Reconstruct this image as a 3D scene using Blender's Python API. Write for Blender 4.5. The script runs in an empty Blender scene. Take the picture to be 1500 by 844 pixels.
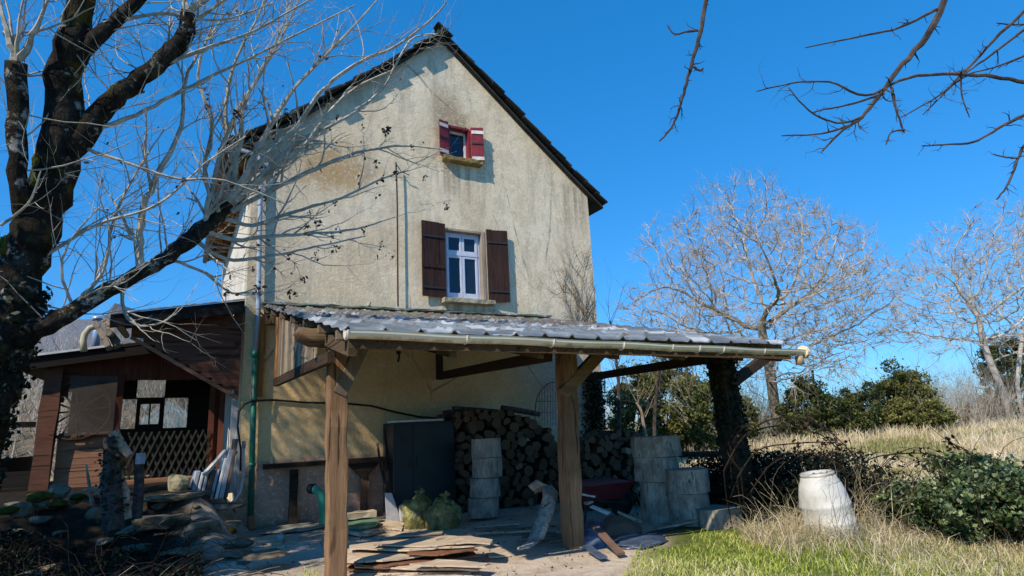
import bpy, bmesh, math, random
import numpy as np
from mathutils import Vector, Matrix, noise

random.seed(11)
RNG = np.random.default_rng(11)
scene = bpy.context.scene
COL = scene.collection

# ------------------------------------------------------------------ camera
FPX, PITCH, ROLL, YAW = 894.53, math.radians(12.870), math.radians(-2.759), math.radians(28.784)
WY = 10.288                       # plane of the gable wall
CAM = Vector((0, 0, 1.3))
FW = Vector((math.sin(YAW) * math.cos(PITCH), math.cos(YAW) * math.cos(PITCH), math.sin(PITCH)))
_rt = Vector((math.cos(YAW), -math.sin(YAW), 0))
_up = _rt.cross(FW)
RT = _rt * math.cos(ROLL) + _up * math.sin(ROLL)
UP = -_rt * math.sin(ROLL) + _up * math.cos(ROLL)
cd = bpy.data.cameras.new('camera')
cam = bpy.data.objects.new('camera', cd)
COL.objects.link(cam)
cam.matrix_world = Matrix(((RT.x, UP.x, -FW.x, CAM.x), (RT.y, UP.y, -FW.y, CAM.y), (RT.z, UP.z, -FW.z, CAM.z), (0, 0, 0, 1)))
cd.sensor_width = 36
cd.lens = FPX / 1500 * 36
cd.clip_start = 0.05
cd.clip_end = 3000
scene.camera = cam


def ray(px, py):
    return FW + RT * ((px - 750) / FPX) - UP * ((py - 422) / FPX)


def atY(px, py, y=WY):
    d = ray(px, py)
    return CAM + d * (y / d.y)


def atX(px, py, x):
    d = ray(px, py)
    return CAM + d * (x / d.x)


def atZ(px, py, z=0.0):
    d = ray(px, py)
    return CAM + d * ((z - CAM.z) / d.z)


def atD(px, py, dep):
    return CAM + ray(px, py) * dep


def rnd(a, b):
    return random.uniform(a, b)


def sstep(a, b, x):
    t = max(0.0, min(1.0, (x - a) / (b - a)))
    return t * t * (3 - 2 * t)


def ground_h(x, y):
    h = 0.40 * sstep(10.0, 24.0, x * .8 + y * .45) * sstep(5, 12, x)
    h += 0.6 * sstep(26, 90, x * .8 + y * .45)
    h -= 0.22 * sstep(4.0, 1.5, y)
    # raised terrace in front of the porch, left of the house
    h += 0.70 * sstep(8.3, 9.7, y + .25 * math.sin(x * 2.1)) * sstep(0.95, 0.25, x + .18 * sstep(9.9, 10.2, y) * -1)
    h += 0.03 * (noise.noise(Vector((x * .9, y * .9, 0)))) + .012 * noise.noise(Vector((x * 4, y * 4, 3)))
    return h


# ------------------------------------------------------------------ mesh building
WLOC = {}


def wloc(o):
    return WLOC.get(o.name, Vector((0, 0, 0))) if o else Vector((0, 0, 0))


def tag(o, label=None, cat=None, group=None, kind=None):
    if label: o['label'] = label
    if cat: o['category'] = cat
    if group: o['group'] = group
    if kind: o['kind'] = kind
    return o


def thing(name, loc, label, cat, group=None):
    o = bpy.data.objects.new(name, None)
    o.empty_display_size = .2
    COL.objects.link(o)
    o.location = loc
    WLOC[o.name] = Vector(loc)
    return tag(o, label, cat, group)


class MB:
    def __init__(s):
        s.v = []; s.f = []; s.a = []; s.m = []; s.mi = 0; s.at = 0.5

    def face(s, idx, a=None):
        s.f.append(tuple(idx)); s.a.append(s.at if a is None else a); s.m.append(s.mi)

    def add(s, vs):
        b = len(s.v); s.v.extend([tuple(p) for p in vs]); return b

    def hexa(s, c):      # 8 corners: bottom 0-3, top 4-7
        b = s.add(c)
        for q in ((3, 2, 1, 0), (4, 5, 6, 7), (0, 1, 5, 4), (1, 2, 6, 5), (2, 3, 7, 6), (3, 0, 4, 7)):
            s.face([b + i for i in q])
        return s

    def box(s, x0, x1, y0, y1, z0, z1):
        return s.hexa([(x0, y0, z0), (x1, y0, z0), (x1, y1, z0), (x0, y1, z0), (x0, y0, z1), (x1, y0, z1), (x1, y1, z1), (x0, y1, z1)])

    def beam(s, p, q, w, h, up=(0, 0, 1), seg=1, jit=0.0, taper=1.0):
        p = Vector(p); q = Vector(q); d = (q - p).normalized(); up = Vector(up)
        if abs(d.dot(up)) > .98: up = Vector((0, 1, 0))
        x = d.cross(up).normalized(); y = x.cross(d).normalized()
        rings = []
        for i in range(seg + 1):
            t = i / seg; c = p.lerp(q, t); k = 1 + (taper - 1) * t
            o = [c + x * (sx * w * .5 * k + rnd(-jit, jit)) + y * (sy * h * .5 * k + rnd(-jit, jit)) for sx, sy in ((-1, -1), (1, -1), (1, 1), (-1, 1))]
            rings.append(s.add(o))
        for i in range(seg):
            a, b = rings[i], rings[i + 1]
            for k in range(4):
                s.face((a + k, a + (k + 1) % 4, b + (k + 1) % 4, b + k))
        a, b = rings[0], rings[-1]
        s.face((a + 3, a + 2, a + 1, a)); s.face((b, b + 1, b + 2, b + 3))
        return s

    def tube(s, pts, r, n=6, cap=True, a=None):
        pts = [Vector(p) for p in pts]
        if not hasattr(r, '__len__'): r = [r] * len(pts)
        u = None; rings = []
        for i, p in enumerate(pts):
            d = (pts[min(i + 1, len(pts) - 1)] - pts[max(i - 1, 0)])
            if d.length < 1e-9: d = Vector((0, 0, 1))
            d.normalize()
            if u is None:
                u = d.cross(Vector((0, 0, 1)) if abs(d.z) < .9 else Vector((1, 0, 0))).normalized()
            else:
                u = (u - d * u.dot(d))
                u = u.normalized() if u.length > 1e-6 else d.orthogonal().normalized()
            w = d.cross(u)
            rings.append(s.add([p + (u * math.cos(2 * math.pi * k / n) + w * math.sin(2 * math.pi * k / n)) * r[i] for k in range(n)]))
        for i in range(len(pts) - 1):
            A, B = rings[i], rings[i + 1]
            for k in range(n):
                s.face((A + k, A + (k + 1) % n, B + (k + 1) % n, B + k), a)
        if cap:
            s.face([rings[0] + k for k in reversed(range(n))], a); s.face([rings[-1] + k for k in range(n)], a)
        return s

    def lathe(s, c, prof, n=20, mat=None, wob=0.0):
        c = Vector(c); rings = []
        for r, z in prof:
            ring = []
            for k in range(n):
                an = 2 * math.pi * k / n
                rr = r * (1 + wob * noise.noise(Vector((math.cos(an) * 1.7 + c.x * 3, math.sin(an) * 1.7 + c.y * 5, z * 1.2 + c.z))))
                p = Vector((rr * math.cos(an), rr * math.sin(an), z))
                if mat: p = mat @ p
                ring.append(c + p)
            rings.append(s.add(ring))
        for i in range(len(prof) - 1):
            A, B = rings[i], rings[i + 1]
            for k in range(n):
                s.face((A + k, A + (k + 1) % n, B + (k + 1) % n, B + k))
        s.face([rings[0] + k for k in reversed(range(n))]); s.face([rings[-1] + k for k in range(n)])
        return s

    def prism(s, poly, vec):
        vec = Vector(vec); n = len(poly)
        b = s.add(poly); t = s.add([Vector(p) + vec for p in poly])
        s.face([b + i for i in reversed(range(n))]); s.face([t + i for i in range(n)])
        for i in range(n):
            j = (i + 1) % n
            s.face((b + i, b + j, t + j, t + i))
        return s

    def quad(s, a, b, c, d):
        i = s.add([a, b, c, d]); s.face((i, i + 1, i + 2, i + 3)); return s

    def build(s, name, mat, parent=None, smooth=False, bevel=0.0, recalc=True):
        return link_mesh(name, np.array(s.v, dtype=np.float64), s.f, s.a, s.m, mat, parent, smooth, bevel, recalc)


def link_mesh(name, v, faces, attr, mids, mat, parent=None, smooth=False, bevel=0.0, recalc=False):
    mats = mat if isinstance(mat, (list, tuple)) else [mat]
    if parent is None:
        mn, mx = v.min(0), v.max(0)
        loc = Vector(((mn[0] + mx[0]) / 2, (mn[1] + mx[1]) / 2, mn[2]))
    else:
        loc = wloc(parent)
    v = v - np.array(loc)
    me = bpy.data.meshes.new(name)
    if isinstance(faces, np.ndarray):
        k = faces.shape[1]; nf = len(faces)
        me.vertices.add(len(v)); me.vertices.foreach_set('co', v.astype(np.float32).ravel())
        me.loops.add(nf * k); me.loops.foreach_set('vertex_index', faces.astype(np.int32).ravel())
        me.polygons.add(nf); me.polygons.foreach_set('loop_start', np.arange(0, nf * k, k, dtype=np.int32))
        me.update(calc_edges=True)
    else:
        me.from_pydata([tuple(p) for p in v], [], faces)
    if attr is not None:
        at = me.attributes.new('rnd', 'FLOAT', 'FACE'); at.data.foreach_set('value', np.array(attr, dtype=np.float32))
    if mids is not None and len(mats) > 1:
        me.polygons.foreach_set('material_index', np.array(mids, dtype=np.int32))
    for m in mats: me.materials.append(m)
    if recalc:
        bm = bmesh.new(); bm.from_mesh(me); bmesh.ops.recalc_face_normals(bm, faces=bm.faces); bm.to_mesh(me); bm.free()
    if smooth:
        me.polygons.foreach_set('use_smooth', np.ones(len(me.polygons), dtype=bool))
    me.update()
    o = bpy.data.objects.new(name, me); COL.objects.link(o)
    if parent is None:
        o.location = loc; WLOC[o.name] = Vector(loc)
    else:
        o.parent = parent; WLOC[o.name] = wloc(parent)
    if bevel:
        b = o.modifiers.new('bevel', 'BEVEL'); b.width = bevel; b.segments = 2; b.limit_method = 'ANGLE'; b.angle_limit = math.radians(40)
    return o


def cut(o, boxes):
    """cut openings (world-space boxes) out of a mesh object for good"""
    w = wloc(o)
    for bx in boxes:
        m = MB(); m.box(*bx)
        c = m.build('cutter', MAT['plaster'], None)
        md = o.modifiers.new('cut', 'BOOLEAN'); md.operation = 'DIFFERENCE'; md.solver = 'EXACT'; md.object = c
        bpy.context.view_layer.update()
        dg = bpy.context.evaluated_depsgraph_get()
        me = bpy.data.meshes.new_from_object(o.evaluated_get(dg))
        o.modifiers.clear(); o.data = me
        bpy.data.objects.remove(c)


# ------------------------------------------------------------------ materials
MAT = {}


class NT:
    def __init__(s, name):
        s.m = bpy.data.materials.new(name); s.m.use_nodes = True
        s.t = s.m.node_tree; s.n = s.t.nodes; s.n.clear()
        s.out = s.n.new('ShaderNodeOutputMaterial'); s.b = s.n.new('ShaderNodeBsdfPrincipled')
        s.t.links.new(s.b.outputs[0], s.out.inputs[0])
        MAT[name] = s.m

    def lk(s, a, b):
        if isinstance(a, (int, float, tuple, list)):
            if isinstance(a, (tuple, list)) and len(a) == 3 and getattr(b, 'type', '') == 'RGBA': a = (*a, 1)
            b.default_value = a
        else:
            s.t.links.new(a, b)

    def pos(s, world=False, scale=(1, 1, 1), rot=(0, 0, 0)):
        if world: o = s.n.new('ShaderNodeNewGeometry').outputs['Position']
        else: o = s.n.new('ShaderNodeTexCoord').outputs['Object']
        mp = s.n.new('ShaderNodeMapping'); s.lk(o, mp.inputs[0]); mp.inputs['Scale'].default_value = scale; mp.inputs['Rotation'].default_value = rot
        return mp.outputs[0]

    def rndpos(s, scale=(1, 1, 1)):
        p = s.pos(False, scale)
        oi = s.n.new('ShaderNodeObjectInfo').outputs['Random']
        v = s.n.new('ShaderNodeVectorMath'); v.operation = 'ADD'; s.lk(p, v.inputs[0])
        m = s.math('MULTIPLY', oi, 37.0); c = s.n.new('ShaderNodeCombineXYZ')
        for i in range(3): s.lk(m, c.inputs[i])
        s.lk(c.outputs[0], v.inputs[1])
        return v.outputs[0]

    def sep(s, p):
        n = s.n.new('ShaderNodeSeparateXYZ'); s.lk(p, n.inputs[0]); return n.outputs

    def noise(s, p, scale=5, detail=5, rough=.55, dist=0.0):
        n = s.n.new('ShaderNodeTexNoise'); s.lk(p, n.inputs['Vector']); n.inputs['Scale'].default_value = scale
        n.inputs['Detail'].default_value = detail; n.inputs['Roughness'].default_value = rough; n.inputs['Distortion'].default_value = dist
        return n.outputs[0]

    def voro(s, p, scale=5, feat='F1', out='Distance', rand=1.0):
        n = s.n.new('ShaderNodeTexVoronoi'); n.feature = feat; s.lk(p, n.inputs['Vector']); n.inputs['Scale'].default_value = scale
        n.inputs['Randomness'].default_value = rand
        return n.outputs[out]

    def wave(s, p, scale=5, dist=2, detail=2, dirn='X'):
        n = s.n.new('ShaderNodeTexWave'); s.lk(p, n.inputs['Vector']); n.bands_direction = dirn; n.inputs['Scale'].default_value = scale
        n.inputs['Distortion'].default_value = dist; n.inputs['Detail'].default_value = detail
        return n.outputs['Fac']

    def ramp(s, f, stops):
        n = s.n.new('ShaderNodeValToRGB'); s.lk(f, n.inputs[0]); e = n.color_ramp.elements
        while len(e) < len(stops): e.new(.5)
        for i, (p, c) in enumerate(stops):
            e[i].position = p; e[i].color = (*c, 1) if isinstance(c, tuple) else (c, c, c, 1)
        return n.outputs[0]

    def mix(s, f, a, b, mode='MIX'):
        n = s.n.new('ShaderNodeMix'); n.data_type = 'RGBA'; n.blend_type = mode
        s.lk(f, n.inputs['Factor']); s.lk(a, n.inputs[6]); s.lk(b, n.inputs[7]); return n.outputs[2]

    def math(s, op, a, b=0.0, clamp=False):
        n = s.n.new('ShaderNodeMath'); n.operation = op; n.use_clamp = clamp; s.lk(a, n.inputs[0]); s.lk(b, n.inputs[1]); return n.outputs[0]

    def rng(s, v, a, b, c=0.0, d=1.0):
        n = s.n.new('ShaderNodeMapRange'); n.interpolation_type = 'SMOOTHSTEP'; s.lk(v, n.inputs[0])
        for i, x in enumerate((a, b, c, d)): n.inputs[i + 1].default_value = x
        return n.outputs[0]

    def attr(s):
        n = s.n.new('ShaderNodeAttribute'); n.attribute_name = 'rnd'; return n.outputs['Fac']

    def orand(s):
        return s.n.new('ShaderNodeObjectInfo').outputs['Random']

    def bump(s, h, strength=.5, dist=.02):
        n = s.n.new('ShaderNodeBump'); n.inputs['Strength'].default_value = strength; n.inputs['Distance'].default_value = dist
        s.lk(h, n.inputs['Height']); s.lk(n.outputs[0], s.b.inputs['Normal'])

    def fin(s, col, rough=.85, spec=.2, metal=0.0):
        s.lk(col, s.b.inputs['Base Color']); s.lk(rough, s.b.inputs['Roughness'])
        s.b.inputs['Specular IOR Level'].default_value = spec; s.b.inputs['Metallic'].default_value = metal
        return s.m


def wood(name, c1, c2, axis='Z', grain=14, rough=.85, dirt=.5, dark=(.03, .022, .016), world=False, strength=.6):
    t = NT(name); sc = {'X': (.06, 1, 1), 'Y': (1, .06, 1), 'Z': (1, 1, .06)}[axis]
    p = t.rndpos(sc) if not world else t.pos(True, sc)
    q = t.rndpos() if not world else t.pos(True)
    g = t.noise(p, grain, 6, .65, 1.2); g2 = t.noise(p, grain * 5, 3, .6)
    col = t.ramp(g, [(.28, tuple(x * .55 for x in c1)), (.48, c1), (.72, c2)])
    col = t.mix(t.ramp(g2, [(.35, .0), (.62, .45)]), col, tuple(x * .6 for x in c1), 'MIX')
    d = t.ramp(t.noise(q, 2.3, 5, .65), [(.42, 0.0), (.7, dirt)])
    col = t.mix(d, col, dark)
    col = t.mix(t.math('MULTIPLY', t.attr(), .5), col, tuple(x * .55 for x in c2))
    kq = {'X': (.5, 1, 1), 'Y': (1, .5, 1), 'Z': (1, 1, .5)}[axis]
    kn = t.noise(t.rndpos(kq) if not world else t.pos(True, kq), 5.5, 1, .3)
    col = t.mix(t.ramp(kn, [(.69, 0.0), (.74, .8)]), col, tuple(x * .3 for x in c1))
    ck = t.noise(t.rndpos({'X': (.03, 1, 1), 'Y': (1, .03, 1), 'Z': (1, 1, .03)}[axis]), 24, 2, .5)
    col = t.mix(t.ramp(ck, [(.635, 0.0), (.66, .8)]), col, dark)
    t.bump(t.math('SUBTRACT', t.math('ADD', g, t.math('MULTIPLY', g2, .6)), t.math('MULTIPLY', t.ramp(ck, [(.62, 0.0), (.66, 1.0)]), .8)), strength, .012)
    return t.fin(col, rough, .15)


def _cracks(t, col, p, sc, dark):
    v = t.voro(p, sc, 'DISTANCE_TO_EDGE')
    return t.mix(t.ramp(v, [(.0, .75), (.035, 0.0)]), col, dark)


def plain(name, c, rough=.7, var=.25, scale=6, spec=.3, dirt=None, metal=0.0, world=False, bump=.15, dirtamt=.6):
    t = NT(name); p = t.rndpos() if not world else t.pos(True)
    n = t.noise(p, scale, 6, .6)
    col = t.ramp(n, [(.3, tuple(x * (1 - var) for x in c)), (.7, tuple(min(1, x * (1 + var)) for x in c))])
    if dirt:
        col = t.mix(t.ramp(t.noise(p, scale * .45, 7, .7, .6), [(.45, 0.0), (.68, dirtamt)]), col, dirt)
    if bump: t.bump(t.noise(p, scale * 9, 4, .6), bump, .01)
    return t.fin(col, rough, spec, metal)


def make_materials():
    # weathered lime render of the gable
    t = NT('plaster'); P = t.pos(True); x, y, z = t.sep(P)
    big = t.noise(P, .55, 6, .6, .4); mid = t.noise(P, 2.6, 8, .68, .5); fine = t.noise(P, 34, 6, .75)
    col = t.ramp(big, [(.3, (.70, .55, .35)), (.5, (.86, .72, .51)), (.7, (.92, .83, .65))])
    col = t.mix(t.ramp(mid, [(.42, .0), (.68, .55)]), col, (.60, .50, .36))
    st = t.noise(t.pos(True, (1.6, 1.6, .35)), 1.8, 8, .68, .9)
    col = t.mix(t.ramp(st, [(.48, 0.0), (.70, .62)]), col, (.33, .28, .215))
    st2 = t.noise(t.pos(True, (5.5, 5.5, 1.2)), 2.0, 7, .75, .5)
    col = t.mix(t.ramp(st2, [(.52, 0.0), (.72, .55)]), col, (.90, .81, .64))
    blot = t.noise(P, 9, 8, .75, .2)
    col = t.mix(t.ramp(blot, [(.5, 0.0), (.62, .38)]), col, (.50, .42, .29))
    # ochre bare patch high on the left
    dx = t.math('SUBTRACT', x, 2.1); dz = t.math('SUBTRACT', z, 6.0)
    dd = t.math('SQRT', t.math('ADD', t.math('MULTIPLY', t.math('MULTIPLY', dx, dx), .45), t.math('MULTIPLY', dz, dz)))
    dd = t.math('ADD', dd, t.math('MULTIPLY', t.math('SUBTRACT', mid, .5), 1.6))
    col = t.mix(t.rng(dd, .75, .1, 0, .75), col, (.42, .24, .08))
    # brown streak above and around the little attic window
    dx = t.math('SUBTRACT', x, 4.4); dz = t.math('SUBTRACT', z, 7.5)
    dd = t.math('SQRT', t.math('ADD', t.math('MULTIPLY', dx, dx), t.math('MULTIPLY', t.math('MULTIPLY', dz, dz), .5)))
    dd = t.math('ADD', dd, t.math('MULTIPLY', t.math('SUBTRACT', mid, .5), 1.2))
    col = t.mix(t.rng(dd, .6, .05, 0, .6), col, (.22, .14, .07))
    # grey zone near the verges / left edge
    col = t.mix(t.rng(t.math('ADD', x, t.math('MULTIPLY', mid, 1.5)), 3.0, 1.2, 0, .45), col, (.28, .24, .17))
    col = t.mix(t.rng(t.math('ADD', z, t.math('MULTIPLY', mid, .9)), 4.15, 3.75, 0, .45), col, (.33, .35, .27))
    # under the carport roof: smoother, yellower with bounced warm light painted in, then a pink brown base coat
    und = t.rng(z, 3.36, 3.26)
    ucol = t.ramp(t.noise(P, 1.7, 7, .62, .3), [(.3, (.74, .49, .23)), (.7, (.94, .68, .36))])
    ucol = t.mix(t.ramp(fine, [(.48, 0.0), (.75, .25)]), ucol, (.36, .26, .15))
    ucol = t.mix(t.rng(x, 5.2, 6.6, 0, .8), ucol, (.42, .38, .32))
    bcol = t.ramp(t.noise(P, 3.1, 7, .66), [(.3, (.48, .27, .19)), (.7, (.70, .44, .31))])
    bcol = t.mix(t.rng(t.math('ADD', z, t.math('MULTIPLY', mid, .35)), .45, .15, 0, .7), bcol, (.10, .085, .07))
    ucol = t.mix(t.rng(t.math('ADD', z, t.math('MULTIPLY', t.math('SUBTRACT', mid, .5), .12)), 1.02, .94), ucol, bcol)
    col = t.mix(und, col, ucol)
    # runs of dirt below the two window sills
    run = t.noise(t.pos(True, (9, 9, .5)), 1.0, 4, .6)
    for xa, xb, zt_, ln in ((4.1, 5.2, 6.35, 1.1), (4.15, 5.3, 3.6, .6), (.9, 1.5, 6.2, 2.6), (6.9, 7.6, 6.3, 1.6)):
        mk = t.math('MULTIPLY', t.math('MULTIPLY', t.rng(x, xa - .05, xa + .1), t.rng(x, xb + .05, xb - .1)), t.math('MULTIPLY', t.rng(z, zt_ - ln, zt_ - .1), t.rng(z, zt_ + .12, zt_)))
        col = t.mix(t.math('MULTIPLY', mk, t.ramp(run, [(.42, 0.0), (.62, .65)])), col, (.25, .21, .155))
    ck = t.voro(t.mix(.12, t.pos(True, (.55, .55, .42)), t.n.new('ShaderNodeTexNoise').outputs[1]), 1.0, 'DISTANCE_TO_EDGE')
    col = t.mix(t.math('MULTIPLY', t.ramp(ck, [(.0, .8), (.010, 0.0)]), t.ramp(big, [(.5, 0.0), (.6, 1.0)])), col, (.14, .11, .08))
    pit = t.noise(P, 30, 3, .6)
    col = t.mix(t.ramp(pit, [(.68, 0.0), (.74, .5)]), col, (.2, .17, .12))
    col = t.mix(t.ramp(fine, [(.49, 0.0), (.64, .30)]), col, (.38, .32, .23))
    col = t.mix(t.ramp(t.noise(P, 17, 5, .7), [(.54, 0.0), (.62, .4)]), col, (.95, .88, .72))
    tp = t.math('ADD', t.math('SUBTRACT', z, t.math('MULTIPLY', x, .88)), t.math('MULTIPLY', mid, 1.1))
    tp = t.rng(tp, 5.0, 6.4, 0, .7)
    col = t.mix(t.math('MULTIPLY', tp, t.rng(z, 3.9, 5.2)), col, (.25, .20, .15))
    t.bump(t.math('ADD', t.math('MULTIPLY', mid, .8), t.math('MULTIPLY', fine, .7)), .6, .035)
    t.fin(col, .95, .1)

    t = NT('plaster_white'); P = t.pos(True)
    col = t.ramp(t.noise(P, 2, 7, .65), [(.3, (.55, .5, .4)), (.7, (.78, .74, .64))])
    t.bump(t.noise(P, 18, 5, .7), .4, .02); t.fin(col, .95, .1)

    t = NT('lauze'); P = t.rndpos()
    n = t.noise(P, 3, 7, .65); col = t.ramp(n, [(.3, (.018, .017, .018)), (.6, (.05, .047, .045)), (.8, (.12, .11, .09))])
    col = t.mix(t.ramp(t.attr(), [(.0, 0.0), (1.0, .5)]), col, (.07, .066, .06))
    col = t.mix(t.ramp(t.noise(P, 5, 5, .7), [(.55, 0.0), (.7, .7)]), col, (.06, .065, .02))
    t.bump(t.noise(P, 14, 6, .7), .8, .03); t.fin(col, .95, .15)

    # painted tile-profile steel sheets with leaf litter
    t = NT('tile_sheet'); P = t.pos(True)
    col = t.ramp(t.noise(P, 1.6, 6, .6), [(.3, (.12, .145, .165)), (.7, (.23, .265, .29))])
    cell = t.n.new('ShaderNodeTexWhiteNoise'); cell.noise_dimensions = '2D'
    sn = t.n.new('ShaderNodeVectorMath'); sn.operation = 'FLOOR'; t.lk(t.pos(True, (1 / .302, 1 / .343, 0)), sn.inputs[0]); t.lk(sn.outputs[0], cell.inputs[0])
    col = t.mix(t.ramp(cell.outputs[0], [(0.0, 0.0), (.6, .0), (1.0, .85)]), col, (.50, .53, .56))  # tone varies per tile; the paler ones imitate glints in the colour
    col = t.mix(t.ramp(cell.outputs[0], [(0.0, .6), (.4, .0)]), col, (.07, .075, .08))
    deb = t.noise(t.pos(True, (1, .8, 1)), 6.5, 8, .72, .4)
    yy = t.sep(P)[1]
    amt = t.math('ADD', deb, t.rng(yy, 5.2, 8.6, -.03, .11))
    col = t.mix(t.ramp(amt, [(.545, 0.0), (.60, .9)]), col, (.10, .075, .05))
    col = t.mix(t.ramp(t.math('ADD', t.noise(P, 3.4, 7, .7), t.rng(yy, 8.6, 10.1, -.05, .13)), [(.6, 0.0), (.66, .8)]), col, (.12, .17, .10))
    col = t.mix(t.ramp(t.noise(P, 15, 4, .7), [(.66, 0.0), (.70, .7)]), col, (.58, .57, .53))
    t.bump(t.math('ADD', deb, t.noise(P, 30, 4, .7)), .3, .012)
    t.fin(col, t.ramp(deb, [(.4, .33), (.6, .75)]), .6)

    t = NT('gutter_pvc'); P = t.pos(True); xx_, yy_, z = t.sep(P); z = t.math('ADD', z, t.math('MULTIPLY', xx_, .0117))
    col = t.ramp(t.noise(P, 2.5, 6, .6), [(.3, (.78, .64, .44)), (.7, (.92, .80, .59))])
    low = t.math('ADD', t.math('MULTIPLY', t.noise(t.pos(True, (1, 1, .5)), 5, 7, .7), .12), z)
    col = t.mix(t.rng(low, 2.125, 2.09, 0, .8), col, (.26, .16, .08))
    t.fin(col, .5, .4)

    # wood
    wood('post_wood', (.26, .145, .075), (.46, .285, .155), 'Z', 13, dirt=.55)
    wood('post_pale', (.45, .36, .24), (.62, .52, .37), 'Z', 14, dirt=.3)
    wood('beam_wood', (.20, .125, .065), (.33, .22, .12), 'X', 12, dirt=.5)
    wood('tie_wood', (.055, .035, .022), (.10, .066, .04), 'Y', 12, dirt=.4)
    wood('rafter_wood', (.12, .08, .045), (.22, .15, .09), 'Y', 12, dirt=.4)
    wood('orange_plank', (.36, .15, .045), (.55, .28, .10), 'Z', 16, dirt=.35)
    wood('grey_plank', (.22, .17, .12), (.38, .31, .23), 'Z', 16, dirt=.5)
    wood('shutter_brown', (.045, .023, .020), (.095, .055, .046), 'Z', 20, dirt=.65, dark=(.014, .009, .009), strength=.6)
    wood('bark_slab_wood', (.66, .51, .36), (.88, .75, .58), 'X', 11, dirt=.4, dark=(.16, .09, .05))
    wood('bark_slab_red', (.28, .12, .06), (.44, .22, .12), 'X', 11, dirt=.4, dark=(.07, .04, .025))
    wood('lattice_wood', (.042, .043, .034), (.075, .075, .058), 'Z', 20, dirt=.4)
    wood('ledge_wood', (.035, .026, .02), (.07, .052, .04), 'X', 14, dirt=.4)
    wood('ledge_leg_wood', (.16, .09, .06), (.27, .16, .11), 'Z', 14, dirt=.4)
    wood('siding', (.15, .065, .040), (.23, .105, .064), 'X', 12, dirt=.4, dark=(.04, .02, .015), strength=.3)
    wood('siding_vert', (.15, .05, .033), (.22, .08, .05), 'Z', 12, dirt=.4, dark=(.04, .02, .015), strength=.3)
    wood('siding_light', (.30, .145, .085), (.44, .23, .135), 'X', 12, dirt=.35, dark=(.07, .04, .025), strength=.3)
    wood('dark_boards', (.018, .014, .012), (.035, .027, .022), 'X', 10, dirt=.3)
    wood('soffit_plank', (.30, .16, .06), (.48, .29, .13), 'Y', 12, dirt=.5)
    wood('white_wood', (.55, .53, .49), (.75, .73, .68), 'Z', 16, dirt=.25, dark=(.3, .25, .2), strength=.2)
    wood('jamb_wood', (.42, .34, .26), (.62, .54, .44), 'Z', 16, dirt=.4)
    plain('red_paint', (.23, .018, .03), .55, .3, 7, .4, (.10, .02, .02))
    plain('white_paint', (.66, .68, .70), .5, .1, 8, .4, (.4, .38, .35), bump=.05, dirtamt=.4)
    plain('blue_white_paint', (.55, .60, .74), .5, .1, 8, .4, (.4, .4, .42), bump=.05, dirtamt=.3)
    plain('strap_white', (.70, .68, .66), .5, .1, 9, .4, (.4, .3, .25))
    plain('strap_dark', (.03, .026, .026), .6, .2, 9, .4)
    plain('stone_sill', (.40, .35, .25), .9, .3, 12, .2, (.10, .09, .05))
    plain('moss_sill', (.28, .20, .08), .95, .4, 12, .1, (.09, .10, .02))
    plain('pvc_blue', (.36, .43, .52), .4, .1, 3, .4, (.25, .27, .3), dirtamt=.35, bump=.05)
    plain('pvc_white', (.66, .66, .64), .45, .1, 4, .4, (.3, .28, .22), dirtamt=.4, bump=.05)
    plain('pvc_green', (.012, .16, .10), .4, .25, 5, .45, (.05, .08, .05), bump=.05)
    plain('pvc_pale_green', (.06, .36, .22), .4, .15, 5, .45, bump=.05)
    plain('terracotta', (.35, .15, .07), .85, .3, 8, .2)
    plain('cable_black', (.012, .012, .013), .6, .2, 8, .3)
    plain('cabinet_steel', (.010, .022, .026), .45, .25, 3, .45, (.02, .02, .018), bump=.06)
    plain('rust', (.20, .07, .03), .85, .4, 10, .2)
    plain('iron_dark', (.03, .025, .022), .7, .3, 9, .4)
    plain('wheelbarrow_red', (.17, .022, .03), .5, .3, 6, .4, (.08, .03, .03))
    plain('rubber', (.016, .016, .018), .8, .2, 9, .3)
    plain('slate_roof', (.11, .12, .145), .6, .25, 10, .4)
    plain('flue_metal', (.35, .45, .6), .35, .1, 5, .5, metal=.3)
    plain('cream_pipe', (.50, .44, .29), .6, .15, 6, .3, (.3, .25, .15))
    plain('paper_white', (.72, .71, .68), .8, .1, 8, .2, (.4, .38, .35), dirtamt=.4)
    plain('paper_blue', (.34, .35, .39), .8, .3, 4, .2)
    plain('brown_board', (.17, .10, .07), .85, .3, 5, .2)
    plain('tarp_green', (.13, .27, .17), .55, .3, 5, .35, (.08, .09, .06))
    plain('tarp_grey', (.33, .33, .27), .6, .3, 5, .3, (.12, .11, .09))
    plain('film_blue', (.08, .11, .17), .35, .4, 6, .5, (.02, .02, .025))
    plain('rock', (.19, .155, .11), .95, .45, 6, .15, (.05, .055, .025), bump=.9, dirtamt=.85)
    plain('rock_yellow', (.38, .33, .19), .95, .35, 6, .15, (.16, .15, .11), bump=.6)
    plain('moss', (.07, .068, .014), .98, .5, 14, .05, (.03, .04, .01), bump=.8)
    plain('drum_white', (.60, .59, .55), .65, .15, 3, .25, (.26, .24, .18), dirtamt=.85, bump=.1)
    plain('eave_grey', (.10, .09, .085), .7, .2, 4, .3)
    plain('concrete_block', (.36, .35, .33), .95, .2, 6, .1, (.2, .19, .17), bump=.5)
    plain('bank_earth', (.20, .165, .12), .95, .45, 2.2, .1, (.07, .06, .045), world=True, bump=.6)
    plain('gauze', (.11, .09, .075), .9, .3, 3, .1)
    plain('tool_handle', (.05, .03, .025), .6, .3, 6, .3)
    plain('tool_red', (.26, .08, .06), .6, .3, 6, .3)
    plain('shovel_blade', (.50, .53, .58), .4, .2, 6, .5, (.2, .2, .2), metal=.2)

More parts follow.
